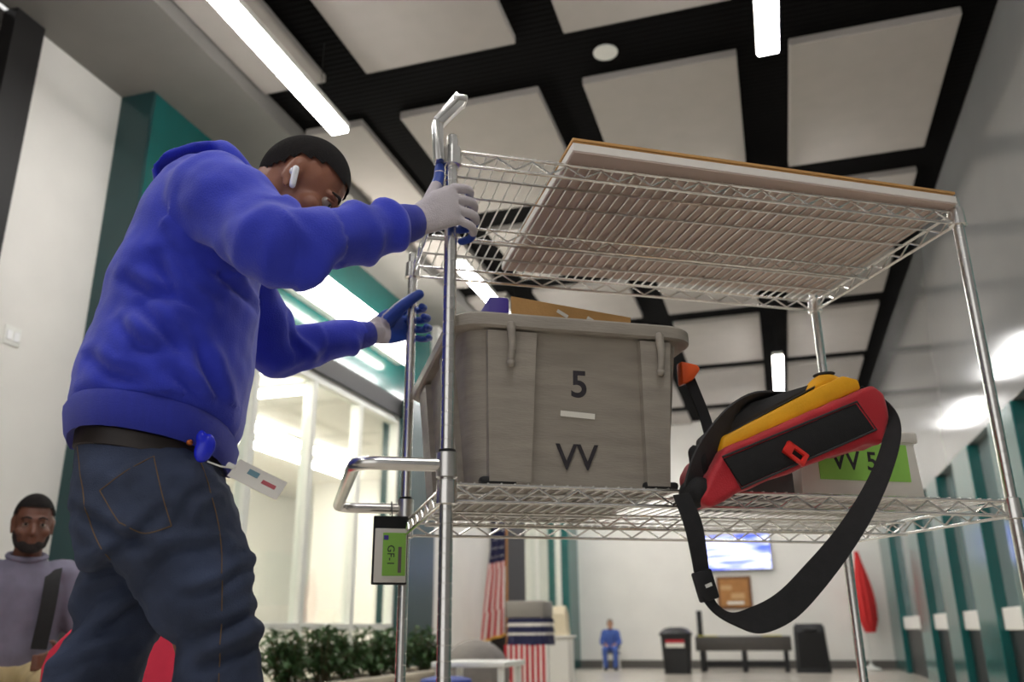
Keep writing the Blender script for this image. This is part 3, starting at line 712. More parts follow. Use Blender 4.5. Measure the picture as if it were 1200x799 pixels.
# hips and legs
hpR = Vector((-0.505, SM - 0.085, 0.93)); hpL = Vector((-0.525, SM + 0.085, 0.92))
knR = Vector((-0.362, SM - 0.095, 0.52)); anR = Vector((-0.40, SM - 0.095, 0.10))
knL = Vector((-0.625, SM + 0.095, 0.50)); anL = Vector((-0.86, SM + 0.10, 0.16))
core.limb([(-0.52, SM, 1.0), hpR, knR, anR], [0.07, 0.06, 0.045, 0.035], 12); core.limb([(-0.52, SM, 1.0), hpL, knL, anL], [0.07, 0.06, 0.045, 0.035], 12)
part('body', fuse(core, 0.0055, 3), M_skin, worker)
def hl(f, s):
    if f > 0.045: return 0.062 + (f - 0.06) * 0.3
    if f > -0.02: return 0.040 + (f + 0.02) * 0.34
    return max(-0.045, 0.040 + (f + 0.02) * 1.6)
head_parts(worker, HC_, HF, HS, HU, 1.0, M_hair, hl)
def hp(f, s, u): return HC_ + HF * f + HS * s + HU * u
sgn = 1 if HS.y < 0 else -1
bud = MB(); bud.ell(hp(-0.002, sgn * 0.083, -0.008), HF * 0.010, HS * 0.008, HU * 0.010, 12, 8)
b0 = hp(0.0, sgn * 0.090, -0.004)
bud.limb([b0, b0 + Vector((-0.004, -0.003, -0.040))], [0.0078, 0.0068], 12)
part('earbud', bud, M_bud, worker)
# hoodie
hd = MB()
def hring(b, f, wd, pw=2.4, lift=0.0):
    c = Vector(((b[0] + f[0]) / 2, SM, (b[1] + f[1]) / 2)); a = Vector(((f[0] - b[0]) / 2, 0, (f[1] - b[1]) / 2))
    R = ring(c, a, Vector((0, wd, 0)), 28, pw)
    if lift:
        for q in R: q.z += lift * abs(q.y - SM) / wd
    return R
trs = [((-0.686, 1.060), (-0.392, 1.020), 0.168), ((-0.697, 1.085), (-0.376, 1.045), 0.186), ((-0.692, 1.14), (-0.366, 1.13), 0.190), ((-0.672, 1.25), (-0.364, 1.24), 0.188),
       ((-0.648, 1.37), (-0.370, 1.34), 0.196), ((-0.618, 1.48), (-0.362, 1.43), 0.205), ((-0.585, 1.56), (-0.365, 1.50), 0.195), ((-0.548, 1.615), (-0.375, 1.545), 0.140), ((-0.505, 1.645), (-0.362, 1.575), 0.088)]
hd.loft([hring(*t, lift=(0.028 if i < 2 else 0)) for i, t in enumerate(trs)])
hd.limb([(-0.46, SM - 0.10, 1.50), shR, (shR + elR) / 2 + Vector((0.02, -0.01, -0.005)), elR + Vector((-0.005, 0, -0.004)), elR.lerp(wrR, 0.45), elR.lerp(wrR, 0.78), wrR - (wrR - elR) * 0.10], [0.085, 0.088, 0.078, 0.067, 0.059, 0.050, 0.036], 18)
hd.limb([(-0.46, SM + 0.10, 1.50), shL, (shL + elL) / 2, elL + Vector((-0.006, 0, -0.008)), elL.lerp(wrL, 0.45), elL.lerp(wrL, 0.78), wrL - (wrL - elL) * 0.12], [0.085, 0.086, 0.074, 0.062, 0.054, 0.046, 0.034], 18)
def seg_t(p, a, b):
    ab = b - a; t = max(0, min(1, (p - a).dot(ab) / ab.dot(ab))); return t, (p - (a + ab * t)).length
def fold(p, d, freq, warp, wf, mf):
    """irregular ridged cloth folds running across direction d"""
    ph = p.dot(d) * freq + warp * noise.noise(p * wf)
    r = 0.5 + 0.5 * math.sin(ph)
    return (r ** 2.2 - 0.35) * max(0.0, 0.35 + 1.1 * noise.noise(p * mf + Vector((3.1, 1.7, 8.2))))
CR_H = [[(-0.56, 1.245), (-0.54, 1.22), (-0.517, 1.196), (-0.485, 1.165)], [(-0.59, 1.21), (-0.573, 1.185), (-0.552, 1.161), (-0.515, 1.155)], [(-0.455, 1.18), (-0.447, 1.16), (-0.428, 1.113), (-0.405, 1.059)],
        [(-0.485, 1.40), (-0.473, 1.365), (-0.435, 1.325), (-0.372, 1.297)], [(-0.545, 1.335), (-0.53, 1.308), (-0.503, 1.268), (-0.457, 1.247)], [(-0.60, 1.30), (-0.576, 1.282), (-0.547, 1.266), (-0.515, 1.262)], [(-0.50, 1.125), (-0.455, 1.09), (-0.413, 1.035)], [(-0.64, 1.15), (-0.60, 1.115), (-0.54, 1.10)]]
CR_J = [[(-0.64, 0.885), (-0.559, 0.84), (-0.489, 0.813)], [(-0.60, 0.775), (-0.53, 0.82), (-0.476, 0.877)], [(-0.432, 0.737), (-0.38, 0.751), (-0.321, 0.793)], [(-0.413, 0.676), (-0.36, 0.689), (-0.308, 0.716)], [(-0.507, 0.75), (-0.46, 0.806), (-0.38, 0.821)], [(-0.41, 0.93), (-0.44, 0.90), (-0.455, 0.86)], [(-0.40, 0.625), (-0.36, 0.64), (-0.31, 0.66)]]
CR_F = [[(-0.658, 0.685), (-0.609, 0.744), (-0.54, 0.775)], [(-0.644, 0.635), (-0.574, 0.692), (-0.507, 0.744)], [(-0.67, 0.60), (-0.60, 0.64), (-0.53, 0.66)]]
def crease(p, lines, amp, wd):
    tot = 0.0; q = Vector((p.x, p.z))
    for ln in lines:
        best = 9.0; bt = 0; n_ = len(ln) - 1
        for i in range(n_):
            a = Vector(ln[i]); b = Vector(ln[i + 1]); ab = b - a; t = max(0, min(1, (q - a).dot(ab) / ab.dot(ab)))
            v = q - (a + ab * t); dd = v.length
            if dd < best: best = dd; bt = (i + t) / n_; sg = ab.x * v.y - ab.y * v.x
        if best < wd * 5:
            taper = math.sin(PI * min(1, max(0, 0.08 + 0.84 * bt))) ** 0.6
            up = 1.0 if sg > 0 else 0.35
            tot += taper * (-amp * math.exp(-(best / wd) ** 2) + up * amp * 0.9 * math.exp(-((best - 2.3 * wd) / (1.3 * wd)) ** 2))
    return tot
def hood_wr(p):
    d = 0.007 * noise.noise(Vector((p.x * 7 + p.z * 3.5, p.y * 6, p.z * 10 - p.x * 8)))
    d += 0.0025 * noise.noise(Vector((p.x * 26, p.y * 18, p.z * 30)))
    inarm = 0.0
    for el, wr, fr in ((elR, wrR, 62), (elL, wrL, 70)):
        t, ds = seg_t(p, el, wr)
        if ds < 0.10 and 0.02 < t < 0.96:
            dd = ((wr - el).normalized() + Vector((0, 0.2, 0.45))).normalized(); inarm = 1
            d += 0.020 * fold(p, dd, fr, 5.0, 8.0, 9.0) * min(1, (1 - t) * 5)
    for sh, el in ((shR, elR), (shL, elL)):
        t, ds = seg_t(p, sh, el)
        if ds < 0.115 and t > 0.02:
            dd = ((el - sh).normalized() + Vector((-0.5, 0, 0.6))).normalized(); inarm = 1
            d += 0.024 * fold(p, dd, 46, 4.0, 6.0, 7.0)
    if not inarm and 1.06 < p.z < 1.5:
        k = max(0.0, 1 - abs(p.z - 1.24) / 0.26)
        d += 0.030 * k * fold(p, Vector((-0.55, 0, 0.83)), 44, 5.0, 4.5, 6.0)
        d += 0.020 * k * fold(p, Vector((0.75, 0, 0.66)), 36, 5.0, 5.0, 6.5)
    if p.y < SM - 0.05 and not inarm: d += crease(p, CR_H, 0.013, 0.010)
    if p.z < 1.085: d *= 0.3
    return d
hood_me = fuse(hd, 0.0075, 5, hood_wr)
part('hoodie', hood_me, M_hood, worker, smooth=math.radians(80))
hem = MB(); hem.loft([hring(*t, lift=0.028) for t in [((-0.690, 1.075), (-0.384, 1.032), 0.184), ((-0.697, 1.060), (-0.378, 1.018), 0.190), ((-0.690, 1.022), (-0.385, 0.975), 0.181), ((-0.684, 1.012), (-0.392, 0.966), 0.175), ((-0.672, 1.020), (-0.402, 0.975), 0.165), ((-0.672, 1.06), (-0.40, 1.02), 0.165)]], False, closed=True)
part('hem_band', hem, M_hoodrib, worker)
for el, wr, r in ((elR, wrR, 0.040), (elL, wrL, 0.0365)):
    d = (wr - el).normalized()
    part('cuff', MB().limb([wr - d * 0.055, wr - d * 0.03, wr - d * 0.008], [r * 1.02, r, r * 0.93], 18), M_hoodrib, worker)
# hood lying folded on the upper back, and the collar
ho = MB()
ho.loft([ring((-0.580, SM, 1.560), (0.010, 0, 0.014), (0, 0.085, 0), 20), ring((-0.588, SM, 1.582), (0.012, 0, 0.016), (0, 0.105, 0), 20), ring((-0.566, SM, 1.602), (0.012, 0, 0.020), (0, 0.118, 0), 20), ring((-0.525, SM, 1.622), (0.012, 0, 0.024), (0, 0.118, 0), 20),
         ring((-0.486, SM, 1.640), (0.012, 0, 0.026), (0, 0.108, 0), 20), ring((-0.462, SM, 1.640), (0.010, 0, 0.022), (0, 0.095, 0), 20)])
for s in (-1, 1):
    ho.limb([(-0.478, SM + s * 0.05, 1.650), (-0.460, SM + s * 0.088, 1.640), (-0.418, SM + s * 0.096, 1.590), (-0.368, SM + s * 0.055, 1.545), (-0.355, SM + s * 0.01, 1.525)], [0.018, 0.020, 0.020, 0.020, 0.018], 12)
part('hood', fuse(ho, 0.006, 4, lambda p: 0.005 * noise.noise(Vector((p.x * 14, p.y * 16, p.z * 14)))), M_hood, worker, smooth=math.radians(80))
# jeans
jn = MB()
def jring(b, f, wd): return hring(b, f, wd, 2.3)
jn.loft([jring(*t) for t in [((-0.668, 1.045), (-0.408, 1.000), 0.156), ((-0.668, 0.98), (-0.392, 0.955), 0.166), ((-0.664, 0.91), (-0.368, 0.890), 0.178), ((-0.652, 0.84), (-0.345, 0.830), 0.180), ((-0.630, 0.795), (-0.350, 0.795), 0.160)]])
jn.limb([(-0.50, SM - 0.085, 0.90), (-0.430, SM - 0.095, 0.785), (-0.386, SM - 0.098, 0.685), (-0.366, SM - 0.098, 0.60), (-0.358, SM - 0.098, 0.50), (-0.375, SM - 0.097, 0.30), (-0.40, SM - 0.095, 0.075)], [0.115, 0.105, 0.074, 0.071, 0.071, 0.070, 0.068], 20)
jn.limb([(-0.535, SM + 0.085, 0.90), (-0.558, SM + 0.09, 0.785), (-0.581, SM + 0.095, 0.685), (-0.605, SM + 0.095, 0.60), (-0.632, SM + 0.095, 0.49), (-0.74, SM + 0.10, 0.32), (-0.87, SM + 0.10, 0.155)], [0.115, 0.094, 0.077, 0.081, 0.074, 0.070, 0.068], 20)
def jean_wr(p):
    d = 0.007 * noise.noise(Vector((p.x * 9 - p.z * 6, p.y * 7, p.z * 15))) + 0.003 * noise.noise(p * 40)
    if p.z < 0.82: d += 0.005 * math.sin(p.z * 44 - p.x * 30 + 4 * noise.noise(p * 6))
    if p.y < SM - 0.04: d += crease(p, CR_J, 0.010, 0.009)
    elif p.z < 0.79: d += crease(p, CR_F, 0.010, 0.010)
    if p.z > 0.97: d *= 0.4
    return d
jean_me = fuse(jn, 0.0075, 5, jean_wr)
bvh = BVHTree.FromPolygons([v.co.copy() for v in jean_me.vertices], [list(f.vertices) for f in jean_me.polygons])
bvh_h = BVHTree.FromPolygons([v.co.copy() for v in hood_me.vertices], [list(f.vertices) for f in hood_me.polygons])
bh = BASE[worker]
jeans = part('jeans', jean_me, M_denim, worker, smooth=math.radians(80))
def on_side(tree, pts, r, sub=6, lift=0.0005, shift=None):
    pts = [(p[0], 0, p[1]) for p in pts]; P, _ = catmull(pts, [1] * len(pts), sub); out = []
    sh = shift if shift is not None else Vector((0, 0, 0))
    for p in P:
        h = tree.ray_cast(Vector((p.x, -1.2, p.z)) - sh, Vector((0, 1, 0)))
        if h[0] is not None: out.append(h[0] + sh + h[1] * lift)
    return MB().tube(out, r, 6) if len(out) > 2 else None
for nm, pts, par in (('pocket_stitching', [(-0.589, 0.913), (-0.507, 0.972)], 0), ('pocket_stitching', [(-0.507, 0.972), (-0.485, 0.91), (-0.462, 0.851)], 0), ('pocket_stitching', [(-0.462, 0.851), (-0.50, 0.838), (-0.545, 0.856)], 0), ('pocket_stitching', [(-0.589, 0.913), (-0.565, 0.88), (-0.545, 0.856)], 0),
                     ('side_seam', [(-0.452, 1.01), (-0.415, 0.93), (-0.385, 0.84), (-0.372, 0.74), (-0.365, 0.6)], 0), ('rise_seam', [(-0.65, 1.0), (-0.625, 0.93), (-0.60, 0.86), (-0.56, 0.80)], 0)):
    t = on_side(bvh, pts, 0.0010)
    if t: part(nm, t, M_stitch, jeans)
part('pocket_rivet', MB().sphere((-0.452, SM - 0.166, 1.0), 0.006, 8, 6), S('copper', (196, 110, 60), 0.35, metal=1.0), jeans)
armh = on_side(bvh_h, [(-0.462, 1.555), (-0.492, 1.50), (-0.498, 1.43), (-0.470, 1.36), (-0.41, 1.31)], 0.0018, lift=-0.0004)
if armh: part('shoulder_seam', armh, M_hoodrib, worker)
part('belt', MB().loft([jring(*t) for t in [((-0.672, 1.040), (-0.404, 0.996), 0.160), ((-0.674, 1.038), (-0.402, 0.994), 0.162), ((-0.673, 1.008), (-0.400, 0.966), 0.163), ((-0.670, 1.006), (-0.403, 0.964), 0.160)]]), M_belt, worker)
# shoes
for an, toe in ((anR, 0.0), (anL, 0.55)):
    shm = MB(); shm.limb([an + Vector((-0.035, 0, -0.050)), an + Vector((0.03, 0, -0.045)), an + Vector((0.11, 0, -0.060)), an + Vector((0.17, 0, -0.068))], [0.048, 0.050, 0.042, 0.032], 14)
    me = fuse(shm, 0.008, 3)
    if toe: me.transform(Matrix.Translation(an) @ Matrix.Rotation(toe, 4, 'Y') @ Matrix.Translation(-an))
    zz = min(v.co.z for v in me.vertices); me.transform(Matrix.Translation((0, 0, -zz)))
    part('shoe', me, M_shoe, worker)
# gloves: palm, five fingers closed around the posts
def glove(palm, palm_r, fingers, thumb, tips, coat_dir, cuff):
    g = MB()
    g.loft(palm)
    for pts, r in fingers: g.limb(pts, [r * 1.05, r, r * 0.97, r * 0.92], 10, 4)
    g.limb(*thumb, 10, 4)
    g.limb(*cuff, 14, 3)
    me = fuse(g, 0.0027, 2)
    me.update(); cd = coat_dir.normalized(); idx = []
    for f in me.polygons:
        c = f.center; near = min((c - Vector(t)).length for t in tips)
        idx.append(1 if (near < 0.019 or (f.normal.dot(cd) > 0.12 and (c - Vector(cuff[0][1])).length > 0.045)) else 0)
    me.polygons.foreach_set('material_index', idx)
    return me
# right hand, knuckles towards the camera, round the near post
def pr(c, hv, th, tilt=0.0, dirn=Vector((0, 1, 0))): return ring(c, Vector((math.sin(tilt) * hv, 0, math.cos(tilt) * hv)), dirn * th, 16, 2.4)
tl = -0.18
palmR = [pr((-0.085, -0.322, 1.436), 0.029, 0.021, tl), pr((-0.062, -0.326, 1.446), 0.035, 0.019, tl), pr((-0.035, -0.3315, 1.461), 0.043, 0.0175, tl), pr((-0.008, -0.3335, 1.474), 0.045, 0.0155, tl), pr((0.008, -0.331, 1.479), 0.042, 0.012, tl)]
fR = []; tipsR = []
for i, (dz, r, ext) in enumerate(((0.036, 0.0100, 0.0), (0.012, 0.0104, 0.004), (-0.012, 0.0100, 0.003), (-0.034, 0.0088, -0.004))):
    z = 1.479 + dz; x = 0.006 - dz * 0.18
    P = [(x, -0.3325, z), (x + 0.032 + ext, -0.323, z + 0.003 - i * 0.004), (x + 0.034 + ext, -0.292, z - 0.004 - i * 0.004), (x + 0.014, -0.2765, z - 0.006 - i * 0.004)]
    fR.append((P, r)); tipsR += [P[3], P[2]]
thR = ([(-0.052, -0.322, 1.472), (-0.040, -0.314, 1.508), (-0.0275, -0.304, 1.545), (-0.0245, -0.298, 1.578)], [0.016, 0.0135, 0.0115, 0.0105])
tipsR += [thR[0][3], thR[0][2]]
part('glove', glove(palmR, 0, fR, thR, tipsR, Vector((0.2, 1, 0)), ([wrR + (wrR - elR).normalized() * -0.012, wrR + (wrR - elR).normalized() * 0.012], [0.034, 0.031])), [M_glove, M_coat], worker, smooth=math.radians(80))
# left hand, palm and thumb towards the camera, round the far post
dl = Vector((0.35, 0.94, 0)).normalized()
tl = -0.30
palmL = [pr((-0.112, 0.291, 1.413), 0.027, 0.020, tl, dl), pr((-0.088, 0.300, 1.424), 0.037, 0.019, tl, dl), pr((-0.058, 0.315, 1.443), 0.048, 0.0175, tl, dl), pr((-0.030, 0.330, 1.458), 0.050, 0.0155, tl, dl), pr((-0.012, 0.336, 1.464), 0.045, 0.012, tl, dl)]
fL = []; tipsL = []
for i, (dz, r, ext) in enumerate(((0.034, 0.0098, 0.0), (0.011, 0.0102, 0.004), (-0.012, 0.0098, 0.002), (-0.034, 0.0086, -0.004))):
    z = 1.464 + dz; x = -0.012 - dz * 0.3
    P = [(x, 0.336, z), (x + 0.038 + ext, 0.336, z + 0.004 - i * 0.004), (x + 0.056 + ext, 0.308, z + 0.002 - i * 0.005), (x + 0.046, 0.282, z - 0.003 - i * 0.005)]
    fL.append((P, r)); tipsL += [P[3], P[2], P[1]]
thL = ([(-0.062, 0.303, 1.456), (-0.036, 0.287, 1.484), (-0.010, 0.2725, 1.505), (0.015, 0.271, 1.524)], [0.021, 0.0185, 0.0150, 0.0135])
tipsL += [thL[0][3], thL[0][2]]
part('glove', glove(palmL, 0, fL, thL, tipsL, Vector((0.6, -0.8, 0.1)), ([wrL + (wrL - elL).normalized() * -0.004, wrL + (wrL - elL).normalized() * 0.016], [0.031, 0.029])), [M_glove, M_coat], worker, smooth=math.radians(80))
# badge reel and swinging card
part('badge_reel', fuse(MB().ell((-0.425, -0.252, 0.990), (0.016, 0, -0.006), (0, 0.010, 0), (0.008, 0, 0.026)).ell((-0.433, -0.245, 1.008), (0.010, 0, 0), (0, 0.012, 0), (0, 0, 0.016)), 0.003, 2), M_reel, worker)
part('badge_cord', MB().tube([(-0.418, -0.254, 0.966), (-0.395, -0.256, 0.958), (-0.372, -0.258, 0.955)], 0.0016, 6), M_alu, worker)
Mb = Matrix.Translation((-0.330, -0.262, 0.936)) @ Matrix.Rotation(0.44, 4, 'Y') @ Matrix.Rotation(-0.7, 4, 'X')
bc = part('badge_card', MB().rbox((-0.047, -0.0008, -0.026), (0.047, 0.0008, 0.026), 0.0006, 1, mtx=Mb), M_paper, worker, False)
part('badge_print', MB().box((-0.022, -0.0014, 0.000), (-0.002, -0.0009, 0.014)).xf(Mb), S('teal_print', (110, 150, 160), 0.7), bc, False)
part('badge_print', MB().box((0.008, -0.0014, -0.006), (0.034, -0.0009, 0.004)).xf(Mb), S('red_print', (190, 90, 96), 0.7), bc, False)
part('badge_clip', MB().rbox((-0.060, -0.003, -0.006), (-0.044, 0.003, 0.006), 0.002, 1, mtx=Mb), M_alu, bc)

# ---- seated people (own frame: x forward, y to their left, z up, seat at 0.45 k)
def seated(name, label, loc, rz, k, skin, shirt, trousers, hairm, beard, sleeve=1.0, strap=None):
    F = Matrix.Translation(loc) @ Matrix.Rotation(rz, 4, 'Z')
    t = thing(name, label, 'person', (0, 0, 0), F)
    V = lambda x, y, z: Vector((x, y, z)) * k
    C = V(0.045, 0, 1.165); Fd = Vector((1, 0, -0.1)).normalized(); Sd = Vector((0, 1, 0)); U = Fd.cross(Sd).normalized()
    c = MB(); head_shell(c, C, Fd, Sd, U, k)
    c.limb([C - U * 0.04 * k - Fd * 0.02 * k, V(0.005, 0, 1.03), V(-0.01, 0, 0.9), V(-0.02, 0, 0.55)], [0.055 * k, 0.056 * k, 0.09 * k, 0.09 * k], 14)
    arms = []
    for s in (-1, 1):
        sh = V(0, s * 0.18, 0.95); el = V(0.04, s * 0.245, 0.69); wr = V(0.24, s * 0.15, 0.64)
        arms.append((sh, el, wr))
        c.limb([V(0, s * 0.08, 0.96), sh, el, wr, wr + V(0.05, -s * 0.02, -0.005)], [0.05 * k, 0.048 * k, 0.041 * k, 0.029 * k, 0.026 * k], 12)
        c.loft([ring(wr + V(0.03 * q, -s * 0.012 * q, -0.004 * q), V(0, 0.008, 0.034 * (1 if q < 3 else 0.9)) , V(0, 0.015, -0.003), 12) for q in (0.3, 1, 2, 3)])
        for i in range(4):
            z = 0.025 - i * 0.0165
            a = wr + V(0.085, -s * 0.034, z - 0.012)
            c.limb([a, a + V(0.032, -s * 0.016, -0.006), a + V(0.046, -s * 0.040, -0.012), a + V(0.036, -s * 0.058, -0.014)], [0.0088 * k] * 4, 8, 3)
        a = wr + V(0.035, -s * 0.01, 0.028); c.limb([a, a + V(0.024, -s * 0.012, 0.018), a + V(0.046, -s * 0.026, 0.022)], [0.012 * k, 0.0105 * k, 0.009 * k], 8, 3)
        c.limb([V(-0.02, s * 0.07, 0.56), V(0.0, s * 0.1, 0.53), V(0.42, s * 0.14, 0.52), V(0.42, s * 0.13, 0.09)], [0.06 * k, 0.06 * k, 0.045 * k, 0.035 * k], 12)
    part('body', fuse(c, 0.008 * k, 3), skin, t)
    def hl2(f, s):
        if f > 0.04: return 0.070
        if f > -0.02: return 0.040
        return max(-0.05, 0.04 + (f + 0.02) * 1.6)
    head_parts(t, C, Fd, Sd, U, k, hairm, hl2, beard)
    sh_ = MB()
    sh_.loft([ring(V(*c0), V(a, 0, 0), V(0, b, 0), 22, 2.5) for c0, a, b in (((-0.02, 0, 0.50), 0.125, 0.165), ((-0.025, 0, 0.62), 0.125, 0.165), ((-0.02, 0, 0.78), 0.12, 0.175), ((-0.005, 0, 0.90), 0.11, 0.185), ((0.0, 0, 0.97), 0.085, 0.15), ((0.0, 0, 1.01), 0.065, 0.085), ((0.005, 0, 1.03), 0.062, 0.066))])
    for sh, el, wr in arms:
        e2 = sh.lerp(el, 0.72) if sleeve < 1 else el
        pts = [sh.lerp(V(0, 0, 0.95), 0.4), sh, sh.lerp(el, 0.5), e2] + ([] if sleeve < 1 else [el.lerp(wr, 0.5), wr])
        rs = [0.07 * k, 0.07 * k, 0.064 * k, 0.058 * k] + ([] if sleeve < 1 else [0.048 * k, 0.038 * k])
        sh_.limb(pts, rs, 14)
    shirt_o = part('shirt', fuse(sh_, 0.010 * k, 4, lambda p: 0.006 * k * noise.noise(p * (14 / k))), shirt, t, smooth=math.radians(80))
    cm = MB(); cm.tube([V(0.005, 0, 1.035) + V(0.068 * math.cos(i * PI / 10), 0.072 * math.sin(i * PI / 10), -0.02 * math.cos(i * PI / 10)) for i in range(20)], 0.012 * k, 8, closed=True)
    part('collar', cm, shirt, shirt_o)
    tr = MB(); tr.loft([ring(V(*c0), V(a, 0, 0), V(0, b, 0), 20, 2.4) for c0, a, b in (((-0.02, 0, 0.455), 0.13, 0.17), ((-0.02, 0, 0.55), 0.13, 0.172), ((-0.02, 0, 0.60), 0.122, 0.165))])
    for s in (-1, 1): tr.limb([V(0.0, s * 0.09, 0.54), V(0.2, s * 0.12, 0.535), V(0.42, s * 0.14, 0.525), V(0.44, s * 0.14, 0.45), V(0.43, s * 0.135, 0.28), V(0.42, s * 0.13, 0.09)], [0.085 * k, 0.085 * k, 0.075 * k, 0.072 * k, 0.066 * k, 0.062 * k], 16)
    part('trousers', fuse(tr, 0.010 * k, 4, lambda p: 0.006 * k * noise.noise(p * (12 / k))), trousers, t, smooth=math.radians(80))
    for s in (-1, 1):
        me = fuse(MB().limb([V(0.38, s * 0.13, 0.045), V(0.47, s * 0.135, 0.046), V(0.56, s * 0.14, 0.035)], [0.045 * k, 0.044 * k, 0.033 * k], 12), 0.01 * k, 2)
        zz = min(v.co.z for v in me.vertices); me.transform(Matrix.Translation((0, 0, -zz)))
        part('shoe', me, M_shoe, t)
    if strap:
        part('strap', MB().ribbon([V(-0.10, 0.10, 0.98), V(-0.02, 0.115, 1.022), V(0.085, 0.105, 0.95), V(0.125, 0.10, 0.82), V(0.13, 0.09, 0.66)], [Vector((0, 1, 0.2))] * 5, 0.06 * k, 0.006), strap, t)
    return t
def chair(name, label, loc, rz, k, m, group=None):
    F = Matrix.Translation(loc) @ Matrix.Rotation(rz, 4, 'Z')
    t = thing(name, label, 'chair', (0, 0, 0), F, group)
    part('seat', MB().rbox((-0.24 * k, -0.24 * k, 0.40 * k), (0.22 * k, 0.24 * k, 0.445 * k), 0.02 * k, 3), m, t)
    part('backrest', MB().rbox((-0.27 * k, -0.23 * k, 0.52 * k), (-0.225 * k, 0.23 * k, 0.84 * k), 0.02 * k, 3), m, t)
    for x in (-0.2, 0.18):
        for y in (-0.2, 0.2): part('leg', MB().tube([(x * k, y * k, 0.41 * k), ((x * 1.1) * k, (y * 1.1) * k, 0)], 0.013 * k, 8), M_alu, t)
    for y in (-0.18, 0.18): part('back_post', MB().tube([(-0.22 * k, y * k, 0.41 * k), (-0.245 * k, y * k, 0.56 * k)], 0.012 * k, 8), M_alu, t)
    return t
seated('person', 'seated person with a dark beard and grey shirt beside the white wall', (-2.93, 2.86, 0), -0.72, 0.95, M_skin2, M_shirt, M_khaki, M_hair, M_hair, 0.7, M_fabric)
chair('side_chair', 'grey chair under the seated bearded person', (-2.93, 2.86, 0), -0.72, 0.95, M_dgrey)
seated('person', 'small seated person in a blue top beside the teal column at the far wall', (-3.08, 16.3, 0), -1.45, 0.67, M_skin3, M_bluecloth, M_bluecloth, M_hairg, None, 1.0)
chair('side_chair', 'small grey chair under the person in blue at the far wall', (-3.08, 16.3, 0), -1.45, 0.67, M_dgrey)

# red lounge chair behind the worker
rc = thing('lounge_chair', 'red upholstered tub chair behind the worker in jeans', 'chair', (-2.0, 2.2, 0), Matrix.Translation((-1.87, 2.32, 0)) @ Matrix.Rotation(0.86, 4, 'Z'))
BASE[rc] = Vector((0, 0, 0)); rc.matrix_world = Matrix.Translation((-1.87, 2.32, 0)) @ Matrix.Rotation(0.86, 4, 'Z')
bkm = MB(); rings = []
for i in range(15):
    t = PI * (i / 14) ; x = 0.20 * math.cos(t); y = -0.20 * math.sin(t); dx = Vector((math.cos(t), -math.sin(t), 0)).normalized()
    top = 0.62 + 0.13 * math.sin(t) ** 0.7
    c = Vector((x, y + 0.02, 0))
    rings.append([c + dx * -0.04 + Vector((0, 0, 0.16)), c + dx * 0.05 + Vector((0, 0, 0.16)), c + dx * 0.07 + Vector((0, 0, top - 0.03)), c + dx * 0.045 + Vector((0, 0, top)), c + dx * -0.005 + Vector((0, 0, top)), c + dx * -0.03 + Vector((0, 0, top - 0.03))])
bkm.loft(rings)
part('shell_back', bkm, M_redseat, rc, smooth=math.radians(60))
part('seat_cushion', MB().rbox((-0.19, -0.14, 0.30), (0.19, 0.26, 0.43), 0.05, 3), M_redseat, rc)
part('base_frame', MB().rbox((-0.19, -0.14, 0.15), (0.19, 0.24, 0.30), 0.02, 2), M_redseat, rc)
for x in (-0.17, 0.17):
    for y in (-0.11, 0.2): part('leg', MB().tube([(x, y, 0.16), (x * 1.05, y, 0)], 0.016, 8), M_black, rc)
#BODY4
# ------------------------------------------------------------------ things along the walls
tv = thing('television', 'wall-mounted television showing a blue and white picture', 'television', (-0.78, YF, 1.72))
part('casing', MB().rbox((-1.43, YF - 0.07, 1.70), (-0.13, YF - 0.002, 2.36), 0.012, 2), M_blackpl, tv)
part('screen', MB().box((-1.41, YF - 0.074, 1.722), (-0.15, YF - 0.069, 2.345)), M_screen, tv, False)
fb = thing('notice_board', 'brown framed notice board on the wall under the television', 'notice board', (-0.87, YF, 1.04))
part('frame', MB().rbox((-1.17, YF - 0.04, 1.02), (-0.55, YF, 1.60), 0.01, 1), S('frame_wood', (120, 78, 44), 0.5, var=0.1), fb, False)
part('board', MB().box((-1.12, YF - 0.046, 1.07), (-0.60, YF - 0.039, 1.55)), M_wood, fb, False)
for k, (x, z, a, b) in enumerate(((-1.0, 1.40, 0.2, 0.08), (-0.8, 1.25, 0.24, 0.10), (-0.85, 1.13, 0.3, 0.05))):
    part('pinned_strip', MB().box((x - a / 2, YF - 0.050, z - b / 2), (x + a / 2, YF - 0.0455, z + b / 2)), S('tan_paper', (204, 164, 118), 0.8) if k < 2 else M_paper, fb, False)
tb = thing('trash_bin', 'black lidded trash bin with a white label band by the far wall', 'trash bin', (-1.75, 15.0, 0))
part('bin_body', MB().loft([rrect(-1.95, -1.55, 14.8, 15.2, 0.0, 0.05), rrect(-1.98, -1.52, 14.77, 15.23, 0.58, 0.06)]), M_blackpl, tb)
part('lid', MB().loft([rrect(-2.0, -1.5, 14.75, 15.25, 0.58, 0.07), rrect(-2.0, -1.5, 14.75, 15.25, 0.62, 0.07), rrect(-1.93, -1.57, 14.82, 15.18, 0.69, 0.10), rrect(-1.84, -1.66, 14.9, 15.1, 0.715, 0.08)]), M_blackpl, tb)
part('label_band', MB().box((-1.90, 14.765, 0.40), (-1.60, 14.782, 0.47)), M_paper, tb, False)
part('label_stripe', MB().box((-1.90, 14.764, 0.475), (-1.60, 14.780, 0.52)), M_flagred, tb, False)
bn = thing('long_bench', 'dark long bench standing by the far wall under the notice board', 'bench', (-0.75, 15.8, 0))
part('bench_top', MB().rbox((-1.5, 15.55, 0.33), (0.05, 16.05, 0.56), 0.015, 2), S('dark_bench', (74, 70, 66), 0.5, var=0.1), bn)
